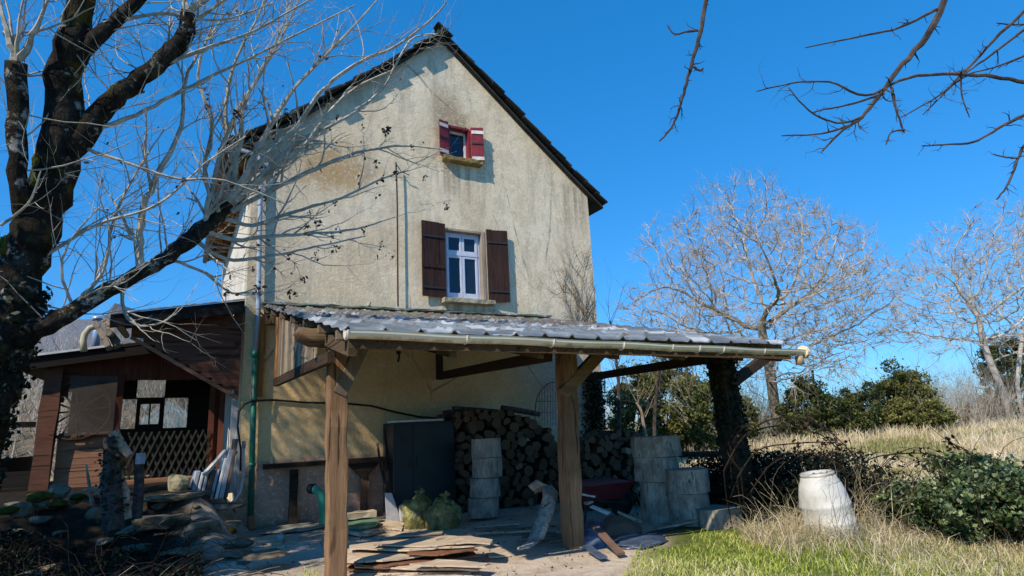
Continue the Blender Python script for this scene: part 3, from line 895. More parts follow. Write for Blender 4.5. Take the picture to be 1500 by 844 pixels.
for px in (507, 681, 807, 909, 980, 1019, 1054, 1113):
    c = atY(px, 500, 4.71); t = (c.x - gl.x) / (gr.x - gl.x); c = gl.lerp(gr, t)
    k = MB(); k.tube([(c.x, c.y + (R_ + .004) * a, c.z + (R_ + .004) * b) for a, b in prof] + [(c.x, c.y + .06, c.z + .02)], .008, 5)
    k.build('gutter_bracket', MAT['pvc_white'], gut)
k = MB(); c = gr + Vector((-.10, 0, -.06)); k.tube([c, c + Vector((0, 0, -.10))], .045, 10); k.build('outlet', MAT['gutter_pvc'], gut, smooth=True)
k = MB(); k.tube([gr + Vector((-.03, 0, -.012)), gr + Vector((.015, 0, -.012))], .076, 12); k.build('end_cap', MAT['gutter_pvc'], gut)

# boarded triangle closing the upper left side
xs_ = 1.14
A = atX(400, 561, xs_); B = atX(480, 523, xs_)
m = MB(); yv = A.y; k = 0
while yv > 6.15:
    wd = rnd(.10, .24); t = (A.y - yv) / (A.y - B.y)
    if k == 0: wd = .18
    zb = A.z + (B.z - A.z) * t + .05
    m.at = rnd(0, 1); m.mi = 0 if k in (0, 1) else (1 if k % 3 else 2)
    x_ = xs_ + rnd(-.008, .008); y2 = max(yv - wd, 6.1)
    m.hexa([(x_, yv, zb), (x_ + .02, yv, zb), (x_ + .02, y2 + .012, zb), (x_, y2 + .012, zb), (x_, yv, rz(yv) - .1), (x_ + .02, yv, rz(yv) - .1), (x_ + .02, y2 + .012, rz(y2) - .1), (x_, y2 + .012, rz(y2) - .1)])
    yv = y2; k += 1
    if k > 25: break
m.build('side_boards', [MAT['orange_plank'], MAT['grey_plank'], MAT['post_pale']], car)
m = MB(); m.beam(A + Vector((.03, 0, 0)), B + Vector((.03, 0, 0)), .06, .10); m.build('side_rail', MAT['tie_wood'], car)
m = MB(); m.beam((1.07, WY - .05, 1.95), (1.07, WY - .05, 3.2), .16, .05, up=(0, 1, 0)); m.build('wall_board', MAT['orange_plank'], car)
# ------------------------------------------------------------------ porch / lean-to on the left
YC, YB, YK = 9.95, 12.3, 15.4          # canopy front, porch facade, back wall
porch = thing('lean_to_porch', (-.5, 12.2, .7), 'dark timber lean-to porch left of the house with low sloping roof', 'porch')
FZ = .70
# front canopy
m = MB()
cl, cr = -.90, .80
zl, zr = 3.07, 3.37


def cz(x): return zl + (zr - zl) * (x - cl) / (cr - cl)


m.hexa([(cl, YC, zl - .02), (cr, YC, zr - .02), (cr, YB + .3, zr + .25), (cl, YB + .3, zl + .25), (cl, YC, zl + .02), (cr, YC, zr + .02), (cr, YB + .3, zr + .29), (cl, YB + .3, zl + .29)])
m.build('canopy_roof', MAT['dark_boards'], porch)
m = MB(); m.hexa([(cl, YC - .03, zl - .17), (cr, YC - .03, zr - .17), (cr, YC - .004, zr - .17), (cl, YC - .004, zl - .17), (cl, YC - .03, zl + .01), (cr, YC - .03, zr + .01), (cr, YC - .004, zr + .01), (cl, YC - .004, zl + .01)])
m.build('canopy_fascia', MAT['dark_boards'], porch)
m = MB(); m.beam((cl, YC - .035, zl + .03), (cr, YC - .035, zr + .03), .05, .016); m.build('roof_flashing', MAT['pvc_white'], porch)
for x in (-.55, -.2, .15, .5):
    m = MB(); m.beam((x, YC + .03, cz(x) - .075), (x, YB, cz(x) + .16), .06, .10); m.build('canopy_rafter', MAT['rafter_wood'], porch)
# planked triangle hanging under the canopy beside the house corner
yt = 10.20
tri = [atY(192, 491, yt), atY(275, 536, yt), atY(349, 581, yt)]
m = MB()
x0, x1 = tri[0].x, .80
zlow = tri[2].z
z = zlow
while z < 3.3:
    z2 = z + .095
    zc = z + .04
    # left limit follows the diagonal, right limit the corner
    if zc < tri[0].z:
        t = (tri[0].z - zc) / (tri[0].z - tri[2].z); xl = tri[0].x + (tri[2].x - tri[0].x) * t
    else: xl = x0
    top = cz(xl) - .05
    if zc > cz(xl) - .1: xl = max(xl, cl + (zc + .12 - zl) * (cr - cl) / (zr - zl))
    if xl < x1 - .05:
        m.at = rnd(0, 1); m.box(xl, x1, yt, yt + .02, z + .004, z2)
        m.box(xl, x1, yt + .006, yt + .026, z2 - .002, z2 + .006)
    z = z2
m.build('corner_boarding', MAT['siding'], porch)
m = MB(); m.beam(tri[0] + Vector((0, -.01, -.03)), tri[2] + Vector((0, -.01, -.03)), .03, .05); m.build('boarding_rail', MAT['siding_light'], porch)

# back lean-to roof
m = MB()
lx0, lx1 = -2.45, .83


def bz(x): return 2.70 + .17 * (x + 2.1)


ye = YB - .35
m.hexa([(lx0, ye, bz(lx0)), (lx1, ye, bz(lx1)), (lx1, YK + .3, bz(lx1) + .05), (lx0, YK + .3, bz(lx0) + .05), (lx0, ye, bz(lx0) + .05), (lx1, ye, bz(lx1) + .05), (lx1, YK + .3, bz(lx1) + .1), (lx0, YK + .3, bz(lx0) + .1)])
m.build('roof', MAT['dark_boards'], porch)
m = MB(); m.beam((lx0, ye - .02, bz(lx0) + .045), (cl - .02, ye - .02, bz(cl) + .045), .03, .035); m.build('roof_flashing', MAT['pvc_white'], porch)
m = MB(); m.beam((lx0, ye + .06, bz(lx0) - .09), (lx1, ye + .06, bz(lx1) - .09), .10, .15); m.build('eave_beam', MAT['dark_boards'], porch)
# facade: header, posts, wainscot, siding, gauze
hb = atY(200, 557, YB).z
m = MB(); x = -1.62
while x < .8:
    m.at = rnd(0, 1); m.box(x, x + .095, YB, YB + .03, hb + rnd(-.004, .004), bz(x) - .02); x += .10
m.build('header_boards', MAT['siding_vert'], porch)
pl = atY(52, 640, YB).x; pr_ = atY(90, 640, YB).x
m = MB(); m.beam((pl + .13, YB - .06, .4), (pl + .16, YB - .06, bz(pl) - .05), .24, .2, up=(0, 1, 0), seg=6, jit=.012); m.build('post', MAT['siding'], porch)
xd0 = atY(170, 640, YB).x; xd1 = atY(305, 640, YB).x
zw = atY(120, 638, YB).z
m = MB(); z = FZ - .05
while z < zw - .05:
    m.at = rnd(0, 1); m.box(pr_ - .04, xd0, YB - .03, YB, z, z + .092); m.box(pr_ - .04, xd0, YB - .022, YB + .01, z + .09, z + .102); z += .10
m.build('wainscot', MAT['siding_light'], porch)
m = MB(); m.box(pr_ - .05, xd0 + .02, YB - .07, YB + .05, zw - .04, zw + .02); m.build('sill_rail', MAT['siding'], porch)
gx0 = atY(98, 600, YB).x
m = MB(); z = hb - .45
while z < hb + .25:
    xr_ = gx0 + .35 - (z - hb) * .0
    m.at = rnd(0, 1); m.box(pl + .2, atY(112, 600, YB).x - max(0, (hb - z)) * .5, YB - .02, YB - .003, z, z + .09); z += .095
m.build('siding_panel', MAT['siding'], porch)
m = MB(); m.quad((gx0 + .02, YB - .17, zw + .0), (xd0 - .04, YB - .17, zw + .0), (xd0 - .04, YB - .17, hb + .05), (gx0 + .02, YB - .17, hb + .05)); m.build('gauze_screen', MAT['gauze_net'], porch)
for xa in (xd0, xd1 + .03, .70):
    m = MB(); m.beam((xa, YB - .02, FZ - .1), (xa, YB - .02, hb + .1), .09, .09, up=(0, 1, 0)); m.build('door_post', MAT['siding_vert'], porch)
m = MB(); m.box(xd1 + .08, .65, YB + .01, YB + .04, FZ, hb); m.build('side_panel', MAT['siding_vert'], porch)
m = MB(); m.box(xd0 - .1, .75, YB - .35, YB + .1, FZ - .22, FZ + .06); m.build('door_step', MAT['siding_light'], porch)
m = MB(); m.box(-2.4, .82, YB + .11, YK, FZ - .25, FZ - .01); m.build('floor', MAT['dark_boards'], porch)
m = MB(); m.box(-2.4, .83, YK, YK + .08, FZ - .3, bz(.8) - .03); bw = m.build('back_wall', MAT['dark_boards'], porch)


def K(px, py): return atY(px, py, YK)


ops = []
for (a, b, c, d) in ((202, 556, 241, 582), (179, 585, 197, 628), (206, 592, 232, 621), (242, 583, 273, 626), (0, 575, 60, 715)):
    p, q = K(a, b), K(c, d); ops.append((p.x, q.x, YK - .1, YK + .3, q.z, p.z))
ops[-1] = (-2.6, pl + .02, YK - .1, YK + .3, ops[-1][4], ops[-1][5])
cut(bw, ops)
for i, (a, b, c, d, e, f) in enumerate(ops[:4]):
    m = MB(); m.box(a + .003, b - .003, YK + .03, YK + .036, e + .003, f - .003)
    wn = m.build('window', MAT['pane_clear'], porch)
    if i == 2:
        k = MB(); k.box((a + b) / 2 - .015, (a + b) / 2 + .015, YK + .01, YK + .028, e + .003, f - .003); k.build('glazing_bar', MAT['dark_boards'], wn)
m = MB(); m.box(-2.42, -2.36, YB + .1, YK, FZ - .2, 1.2); m.build('end_wall', MAT['dark_boards'], porch)
m = MB(); p = atY(12, 622, YB); q = atY(52, 622, YB); m.beam((p.x - .3, YB, p.z), (q.x, YB, q.z), .06, .09); m.build('bay_rail', MAT['dark_boards'], porch)
m = MB(); m.box(-2.4, pl + .05, YB - .02, YB + .04, FZ - .3, atY(40, 690, YB).z); m.build('bay_boards', MAT['dark_boards'], porch)
# white corner post against the house
m = MB(); m.beam(atY(338, 722, 10.36), atY(344, 584, 10.36), .09, .09, up=(0, 1, 0)); m.beam(atY(348, 722, 10.31), atY(349, 600, 10.31), .05, .05, up=(0, 1, 0)); m.build('corner_post', MAT['white_wood'], porch)
# projecting log ends carrying the canopy
for (p, q, r) in (((-.90, 11.2, 2.90), (-.91, YC - .03, 2.84), .05), ((-.78, 11.2, 2.99), (-.80, YC + .02, 2.95), .045)):
    m = MB(); m.tube([p, q], r, 10); m.build('canopy_log', MAT['post_pale'], porch, smooth=False)
m = MB(); a = atY(140, 474, 10.4); b = atY(160, 510, 10.0); m.beam(a, b, .07, .09, up=(0, 1, 0), seg=4, jit=.008); m.build('canopy_bracket', MAT['grey_plank'], porch)
m = MB(); a = atY(154, 470, 10.5); b = atY(172, 508, 10.1); m.beam(a, b, .09, .06, up=(0, 1, 0), seg=4, jit=.006); m.build('canopy_bracket', MAT['grey_plank'], porch)

# cream elbow flue beside the canopy
m = MB(); yv = 11.6
m.tube([atY(123, 515, yv), atY(122, 500, yv), atY(124, 490, yv), atY(131, 481, yv), atY(142, 478, yv)], .048, 12)
o = m.build('flue_elbow', MAT['cream_pipe'], smooth=True); tag(o, 'cream bent flue pipe standing on the porch roof edge', 'flue')
m = MB(); m.tube([atY(140, 512, 12.9), atY(143, 466, 12.9)], .06, 12)
m.tube([atY(143, 469, 12.9), atY(143, 464, 12.9)], .085, 12)
o = m.build('metal_flue', MAT['flue_metal'], smooth=True); tag(o, 'straight bluish metal flue pipe behind the porch roof', 'flue')

# cart wheel standing behind the gauze
wc = atY(113, 602, YB - .10); wr = .46
root = thing('cart_wheel', (wc.x, wc.y, wc.z - wr), 'dark spoked cart wheel leaning on the porch front', 'wheel')
m = MB(); m.tube([(wc.x + wr * math.cos(t), wc.y, wc.z + wr * math.sin(t)) for t in np.linspace(0, 2 * math.pi, 41)], .026, 6, cap=False); m.build('rim', MAT['tie_wood'], root)
m = MB(); m.tube([wc + Vector((0, -.06, 0)), wc + Vector((0, .06, 0))], .06, 12); m.build('hub', MAT['tie_wood'], root)
for k in range(12):
    t = k * math.pi / 6 + .1
    m = MB(); m.tube([wc + Vector((.055 * math.cos(t), 0, .055 * math.sin(t))), wc + Vector((wr * math.cos(t), 0, wr * math.sin(t)))], .015, 5); m.build('spoke', MAT['tie_wood'], root)

# diagonal lattice fence across the opening
p = atY(188, 634, YB - .08); q = atY(303, 704, YB - .08)
lat = thing('lattice_fence', ((p.x + q.x) / 2, YB - .08, q.z), 'grey green wooden lattice fence across the porch opening', 'fence')
W, H = q.x - p.x, p.z - q.z
for sgn, yo in ((1, 0), (-1, .014)):
    m = MB(); nsl = 11
    for i in range(-3, nsl + 1):
        xa = p.x + W * i / nsl; xb = xa + W * 3.1 / nsl; za, zb = q.z, p.z
        if sgn < 0: za, zb = zb, za
        # clip to the frame
        a = Vector((xa, 0, za)); b = Vector((xb, 0, zb))
        for lim, side in ((p.x, 0), (q.x, 1)):
            if side == 0 and a.x < lim:
                if b.x <= lim: a = None; break
                t = (lim - a.x) / (b.x - a.x); a = a.lerp(b, t)
            if side == 1 and b.x > lim:
                if a.x >= lim: a = None; break
                t = (lim - a.x) / (b.x - a.x); b = a.lerp(b, t)
        if a is None: continue
        a.y = b.y = YB - .09 + yo
        m.at = rnd(0, 1); m.beam(a, b, .028, .010, up=(0, 1, 0)) if False else m.beam(a, b, .010, .030, up=(0, 0, 1))
    m.build('slats', MAT['lattice_wood'], lat)
m = MB(); m.box(p.x - .02, q.x + .02, YB - .07, YB - .045, q.z, q.z + .05); m.build('rail', MAT['lattice_wood'], lat)

# ------------------------------------------------------------------ neighbour's roofs behind
nb = thing('neighbour_house', (-4.2, 31, 0), 'distant house with blue grey slate roof seen over the porch roof', 'house')
m = MB(); P0 = atD(20, 530, 27); P1 = atD(200, 530, 27); T0 = atD(60, 468, 30); T1 = atD(200, 468, 30)
m.quad(P0, P1, T1, T0); m.quad(T0, T1, T1 + Vector((1.5, 4, -2)), T0 + Vector((1.5, 4, -2)))
m.build('roof', MAT['slate_roof'], nb, recalc=False)
m = MB(); m.prism([(P0.x + .3, P0.y + .3, -.1), (P1.x - .3, P1.y + .1, -.1), (P1.x - .3, P1.y + .1, P1.z + .1), (P0.x + .3, P0.y + .3, P0.z + .1)], (1.6, 4, 0)); m.build('wall', MAT['plaster_white'], nb)
dm = MB(); a = atD(148, 470, 24); b = atD(203, 464, 24); c = atD(168, 444, 24)
dm.prism([a + Vector((0, 0, -1.0)), b + Vector((0, 0, -1.0)), b, c, a], (1.8, 3.4, 0)); o = dm.build('outbuilding', MAT['slate_roof']); tag(o, 'small dark gabled roof top just above the porch canopy', 'building')

# ------------------------------------------------------------------ things on the terrace


def gz(p): return ground_h(p[0], p[1])


def rock(name, c, sx, sy, sz, mat, label, cat, group=None, seed=0, flat=False, sub=3, parent=None):
    chip = mat in ('rock', 'rock_yellow')
    cuts = [(Vector((random.gauss(0, 1), random.gauss(0, 1), random.gauss(0, .8))).normalized(), random.uniform(.55, .85)) for _ in range(9)] if chip else []
    bm = bmesh.new(); bmesh.ops.create_icosphere(bm, subdivisions=sub, radius=1)
    for v in bm.verts:
        p = v.co.copy(); n = noise.noise(p * 1.3 + Vector((seed * 3.1, seed, 0))) * .35 + noise.noise(p * 3.1 + Vector((seed, 0, seed))) * .14
        p *= 1 + n
        for cn, cd_ in cuts:
            q_ = p.dot(cn)
            if q_ > cd_: p -= cn * (q_ - cd_) * .9
        if flat: p.z = max(-.5, min(.5, p.z)) * 1.2 + noise.noise(p * 2.4) * .08
        v.co = Vector((p.x * sx, p.y * sy, p.z * sz))
    m = MB(); bm.verts.ensure_lookup_table()
    rz_ = Matrix.Rotation(rnd(-.5, .5), 3, 'Z')
    m.v = [tuple(Vector(c) + rz_ @ v.co) for v in bm.verts]; m.f = [tuple(v.index for v in f.verts) for f in bm.faces]
    m.a = [.5] * len(m.f); m.m = [0] * len(m.f); bm.free()
    o = m.build(name, MAT[mat], parent, smooth=(mat not in ('rock', 'rock_yellow')))
    if label: tag(o, label, cat, group)
    return o


c = atY(262, 716, 9.75)
rock('boulder', (c.x, c.y, c.z + .06), .17, .15, .20, 'rock_yellow', 'rounded yellowish boulder beside the upright slates on the terrace', 'rock', seed=2)
# upright slates leaning in a row
for i in range(8):
    px = 279 + i * 7.5
    b = atY(px, 739 - i * 1.5, 9.72); h = (.42 if i < 5 else .42 + (i - 4) * .12) + rnd(-.03, .03)
    m = MB(); lean = .07 + .03 * (i > 4)
    an = rnd(-.12, .12)
    u = Vector((1, .1 * an, 0)) * (.020 if i % 3 else .03)
    dpt = Vector((-.12 + an * .3, .9, 0)).normalized() * .26
    top = Vector((lean, 0, h))
    m.hexa([b - u, b + u, b + u * .8 + dpt, b - u * .8 + dpt, b - u + top, b + u + top, b + u * .8 + dpt + top, b - u * .8 + dpt + top])
    o = m.build('slate_slab', [MAT['paper_blue'], MAT['paper_white'], MAT['paper_blue'], MAT['brown_board']][i % 4], bevel=.008)
    tag(o, ['upright bluish slab in the row beside the boulder', 'upright whitish slab in the row beside the boulder', 'upright bluish slab in the row beside the boulder', 'upright brown slab in the row beside the boulder'][i % 4], 'slab', 'upright slabs leaning in a row on the terrace')
m = MB(); m.beam(atY(299, 696, 9.66), atY(331, 660, 9.85), .07, .045); o = m.build('white_plank', MAT['white_wood'], bevel=.006); tag(o, 'short white plank leaning across the upright slabs', 'plank')
c = atY(336, 664, 9.95)
rock('plaster_lump', (c.x, c.y, c.z), .10, .08, .07, 'cream_pipe', 'cream lump resting on top of the leaning boards by the house corner', 'lump', seed=5)
m = MB(); yv = 9.98
m.tube([atY(357, 648, yv), atY(357, 672, yv), atY(356, 700, yv), atY(352, 720, yv), atY(344, 733, yv - .05), atY(336, 740, yv - .1)], .02, 8)
hs_ = m.build('hose', MAT['pvc_white'], smooth=True); tag(hs_, 'pale hose hanging down the house corner onto the terrace', 'hose')
m = MB(); m.tube([atY(357, 646, yv), atY(357, 657, yv)], .026, 8); m.build('connector', MAT['paper_blue'], hs_)

# stone steps and edging slabs
for i, (px, py, Y, sx, sy, sz) in enumerate(((255, 745, 9.45, .62, .3, .07), (320, 742, 9.6, .45, .28, .06), (225, 765, 9.0, .28, .2, .12), (255, 762, 8.95, .3, .2, .10), (292, 790, 8.8, .34, .2, .13), (330, 770, 9.2, .3, .2, .08), (270, 808, 8.3, .35, .2, .05), (390, 812, 7.3, .36, .22, .035))):
    c = atY(px, py, Y); c.z = max(c.z, gz(c) - .02)
    o = rock('stone_slab', c, sx * .8, sy, sz, 'rock', None, None, seed=i + 20, flat=True)
    tag(o, ['wide flat stone slab at the terrace edge', 'flat slab below the upright slabs', 'rough grey step stone at the left of the steps', 'light rough step stone under the boulder', 'thick light stone slab on the steps', 'mossy step slab near the house corner', 'thin slab low on the steps', 'flat slab lying in the dirt in front of the green pipe'][i], 'stone')
for i, (px, py, Y, s) in enumerate(((85, 720, 8.6, .10), (60, 738, 8.5, .08), (112, 730, 8.7, .08), (28, 748, 8.4, .10), (140, 752, 8.6, .08))):
    c = atY(px, py, Y)
    o = rock('mossy_stone', c, s * 1.2, s, s * .9, 'rock', ['upright pale stone between moss cushions', 'low broad stone left of the upright one', 'small stone right of the upright pale one', 'large dark stone by the tree trunk', 'low stone in front of the ivy stump'][i], 'stone', seed=40 + i)
for i, (px, py, Y, s) in enumerate(((57, 728, 8.45, .075), (84, 738, 8.4, .055), (115, 728, 8.6, .05), (305, 764, 9.2, .07), (335, 779, 9.1, .06), (10, 748, 8.3, .06))):
    c = atY(px, py, Y)
    o = rock('moss_cushion', c, s * 1.6, s, s * .7, 'moss', ['bright moss cushion left of the upright stone', 'moss patch at the foot of the upright stone', 'moss tuft right of the upright stone', 'moss patch on the steps', 'moss on the lowest step by the house', 'dark moss cushion by the tree trunk'][i], 'moss', seed=60 + i)

for k in range(46):
    x = rnd(-2.4, .85); y = rnd(7.6, 9.5)
    s_ = rnd(.05, .16)
    rock('rubble_stone', (x, y, ground_h(x, y) + s_ * .2), s_ * rnd(.9, 1.6), s_, s_ * rnd(.25, .5), 'rock', 'rough mossy stone lying in the rubble bank below the porch', 'stone', 'rubble stones on the bank below the porch', seed=200 + k, sub=3)
# broken stump with ivy, dead branches beside it
yv = 8.0
st = thing('broken_stump', tuple(atY(172, 762, yv)), 'broken leaning tree stump with ivy in front of the porch', 'stump')
m = MB(); m.tube([atY(166, 775, yv), atY(163, 720, yv), atY(164, 680, yv), atY(162, 640, yv)], [.11, .10, .085, .07], 9); m.build('trunk', MAT['branch_dark'], st)
m = MB(); m.tube([atY(166, 632, yv), atY(178, 655, yv), atY(190, 668, yv - .03)], [.05, .055, .04], 8); m.build('broken_limb', MAT['dead_wood'], st)
m = MB(); m.tube([atY(186, 760, yv + .05), atY(182, 720, yv + .05), atY(172, 690, yv + .05), atY(166, 672, yv)], [.05, .05, .045, .03], 7); m.build('side_stem', MAT['dead_wood'], st)
m = MB(); m.tube([atY(200, 760, yv + .15), atY(204, 715, yv + .15), atY(203, 672, yv + .12)], [.055, .05, .045], 8); m.build('dark_stem', MAT['branch_dark'], st)
m = MB(); m.box(*[v for pr in zip(atY(198, 680, yv), atY(212, 665, yv)) for v in pr][:0] or (atY(198, 680, yv).x, atY(212, 680, yv).x, yv - .02, yv + .02, atY(200, 680, yv).z, atY(200, 664, yv).z)); m.build('tin_plate', MAT['paper_blue'], st)
m = MB()
for pts in (((150, 735), (148, 700), (158, 665)), ((135, 740), (130, 705), (126, 680)), ((120, 720), (140, 715), (152, 716)), ((128, 716), (145, 722), (160, 740))):
    o = MB(); o.tube([atY(a, b, 8.2) for a, b in pts], [.022, .016, .01], 6)
    tag(o.build('dead_branch', MAT['dead_wood']), 'pale dead branch sticking up from the rubble left of the stump', 'branch', 'dead branches beside the ivy stump')

# ------------------------------------------------------------------ under the carport
# wall ledge
ledge = thing('wall_ledge', (2.2, WY - .2, 0), 'narrow dark wooden ledge on legs against the house wall', 'ledge')
a = atY(386, 684, WY - .12); b = atY(577, 671, WY - .12)
m = MB(); m.beam(a, b, .24, .07, seg=6, jit=.004); m.build('board', MAT['ledge_wood'], ledge)
for px, t, bt, mt in ((431, 688, 768, 'ledge_wood'), (534, 690, 740, 'ledge_leg_wood')):
    m = MB(); p = atY(px, t, WY - .12); q = Vector((p.x, p.y, 0)); m.beam(q, p, .11, .09, up=(0, 1, 0), seg=4, jit=.005); m.build('leg', MAT[mt], ledge)
m = MB(); p = [atY(x, y, WY - .19) for x, y in ((508, 679), (557, 676), (537, 700), (530, 700))]; m.prism(p, (0, .06, 0)); m.build('gusset', MAT['ledge_wood'], ledge)

# green drain elbow
m = MB(); yv = 9.35
m.tube([atY(458, 716, yv + .05), atY(462, 717, yv), atY(469, 722, yv), atY(472, 732, yv), atY(473, 768, yv)], .055, 12)
el = m.build('drain_elbow', MAT['pvc_pale_green'], smooth=True); tag(el, 'bent light green plastic drain pipe rising from the ground', 'pipe')
m = MB(); m.tube([atY(454, 716, yv + .08), atY(460, 716, yv + .02)], .07, 12); m.build('socket', MAT['rubber'], el)

# black cable along the wall
m = MB(); yv = WY - .03
m.tube([atY(352, 690, 9.9), atY(353, 660, 9.95), atY(348, 625, 10.0), atY(350, 603, 10.1), atY(358, 592, WY - .12), atY(372, 587, WY - .16), atY(400, 586, yv), atY(450, 590, yv), atY(505, 591, yv), atY(545, 595, yv), atY(580, 604, yv), atY(615, 611, yv), atY(650, 613, yv)], .016, 6)
o = m.build('cable', MAT['cable_black'], smooth=True); tag(o, 'thick black cable sagging along the house wall under the carport', 'cable')

# steel cabinet
p = atY(577, 700, 9.62); q = atY(668, 700, 9.62); ztop = atY(620, 618, 9.62).z
cab = thing('metal_cabinet', ((p.x + q.x) / 2, 9.9, 0), 'tall dark green metal cabinet beside the firewood', 'cabinet')
m = MB(); m.box(p.x, q.x, 9.64, 10.2, .08, ztop); m.build('body', MAT['cabinet_steel'], cab, bevel=.008)
xm = p.x + (q.x - p.x) * .30
for xa, xb in ((p.x + .012, xm - .003), (xm + .003, q.x - .012)):
    m = MB(); m.box(xa, xb, 9.615, 9.637, .12, ztop - .03); d = m.build('door', MAT['cabinet_steel'], cab, bevel=.005)
    k = MB(); hx = xm + (.05 if xa > p.x + .1 else -.06); k.box(hx, hx + .014, 9.60, 9.612, .75, .92); k.build('handle', MAT['iron_dark'], d)
    k = MB()
    for q_ in range(4):
        k.box((xa + xb) / 2 - .07, (xa + xb) / 2 + .07, 9.606, 9.618, ztop - .22 - q_ * .035, ztop - .21 - q_ * .035)
    k.build('louvres', MAT['iron_dark'], d)
    for hz_ in (.3, ztop - .35):
        k = MB(); ex = xa + .006 if xa < p.x + .1 else xb - .006; k.tube([(ex, 9.61, hz_), (ex, 9.61, hz_ + .09)], .009, 6); k.build('hinge', MAT['iron_dark'], d)
m = MB()
for x in (p.x + .05, q.x - .05):
    m = MB(); m.box(x - .03, x + .03, 9.68, 9.74, -.02, .08); m.build('foot', MAT['cabinet_steel'], cab)
m = MB(); m.beam((p.x - .02, 9.75, ztop + .02), (q.x - .18, 9.8, ztop + .025), .25, .03); o = m.build('white_board', MAT['paper_white']); tag(o, 'thin white board lying on top of the metal cabinet', 'board')

# shovel and spade leaning by the ledge
sh = thing('shovel', tuple(atY(578, 765, 9.3)), 'shovel with pale metal blade leaning left of the cabinet', 'shovel')
m = MB(); m.tube([atY(553, 650, 10.0), atY(557, 680, 9.8), atY(567, 724, 9.5)], .019, 8); m.build('handle', MAT['tool_handle'], sh)
m = MB(); a = atY(566, 722, 9.5); bq = [atY(x, y, 9.38) for x, y in ((564, 722), (574, 722), (588, 762), (574, 768), (566, 764))]
m.prism(bq, (.0, .015, 0)); m.build('blade', MAT['shovel_blade'], sh, bevel=.004)
sp = thing('broom', tuple(atY(570, 740, 9.6)), 'thin dark tool handle standing behind the shovel', 'tool')
m = MB(); m.tube([atY(563, 628, 10.12), atY(566, 668, 9.95), atY(570, 735, 9.6)], .017, 8); m.build('handle', MAT['tool_handle'], sp)
m = MB(); m.beam(atY(567, 690, 9.82), atY(571, 745, 9.58), .035, .03); m.build('head', MAT['tool_red'], sp)
m = MB(); p4 = [atY(x, y, 9.2) for x, y in ((584, 742), (592, 738), (596, 764), (586, 766))]; m.prism(p4, (.04, .12, 0)); o = m.build('plastic_jug', MAT['drum_white'], bevel=.02); tag(o, 'small white plastic container beside the shovel blade', 'container')


# rubbish bags: gathered film, crumpled body
def bag(px, py, Y, w, h, seed, label):
    c = atY(px, py, Y); c.z = 0.0
    bm = bmesh.new(); bmesh.ops.create_icosphere(bm, subdivisions=5, radius=1)
    for v in bm.verts:
        p = v.co.copy(); z = p.z
        r = 1 + .25 * noise.noise(p * 1.6 + Vector((seed, 0, 0))) + .22 * abs(noise.noise(p * 3.1 + Vector((0, seed, 0)))) + .07 * abs(noise.noise(Vector((p.x * 8, p.y * 8, p.z * 3)) + Vector((0, 0, seed)))) + .02 * noise.noise(p * 17)
        if z > .2: r *= 1 - .25 * sstep(.2, 1.0, z)
        p = p * r
        p.z = max(-.62, p.z)
        an = math.atan2(p.y, p.x)
        v.co = Vector((p.x * w, p.y * w * .85, (p.z + .62) * h / 1.6))
    m = MB(); m.v = [tuple(c + v.co) for v in bm.verts]; bm.verts.index_update(); m.f = [tuple(v.index for v in f.verts) for f in bm.faces]
    m.a = [.5] * len(m.f); m.m = [0] * len(m.f); bm.free()
    root = thing('rubbish_bag', tuple(c), label, 'bag')
    m.build('body', MAT['bag_film'], root, smooth=True)
    k = MB(); b = c + Vector((.03, 0, h * .80))
    k.tube([b, b + Vector((.0, .0, h * .10)), b + Vector((.02, .01, h * .15)), b + Vector((.05, .01, h * .21))], [.055, .022, .035, .05], 9); k.build('knot', MAT['bag_film'], root, smooth=True)
    k = MB(); k.tube([b + Vector((0, 0, h * .1)), b + Vector((-.03, .02, h * .16)), b + Vector((-.07, .01, h * .17))], [.02, .03, .015], 7); k.build('loose_end', MAT['bag_film'], root, smooth=True)


bag(613, 775, 8.6, .22, .50, 3, 'crumpled yellow green rubbish bag in front of the cabinet, left one')
bag(650, 781, 8.25, .21, .46, 8, 'tied yellow green rubbish bag on the right, next to its larger twin')


# stacked trunk rounds
def log_round(cx, cy, z0, r, h, label, group):
    root = thing('trunk_round', (cx, cy, z0), label, 'log', group)
    n = 48; sd_ = rnd(0, 50)
    m = MB(); prof = [(r, 0.0), (r * 1.01, h * .33), (r * .99, h * .66), (r, h)]
    rings = []
    for rr, z in prof:
        ring = []
        for k in range(n):
            an = 2 * math.pi * k / n
            q = rr * (1 + .15 * noise.noise(Vector((math.cos(an) * 1.3 + sd_, math.sin(an) * 1.3, z * .8))) + .05 * noise.noise(Vector((math.cos(an) * 6 + sd_, math.sin(an) * 6, z * 3))))
            ring.append((cx + q * math.cos(an), cy + q * math.sin(an), z0 + z + .006 * noise.noise(Vector((math.cos(an), math.sin(an), sd_)))))
        rings.append(m.add(ring))
    for i in range(3):
        for k in range(n): m.face((rings[i] + k, rings[i] + (k + 1) % n, rings[i + 1] + (k + 1) % n, rings[i + 1] + k))
    top = [m.v[rings[-1] + k] for k in range(n)]; bot = [m.v[rings[0] + k] for k in range(n)]
    m.build('bark', MAT['round_bark'], root, smooth=True)
    k = MB(); b = k.add(top); k.face([b + i for i in range(n)]); k.build('cut_face', MAT['round_top'], root, recalc=False)
    return root


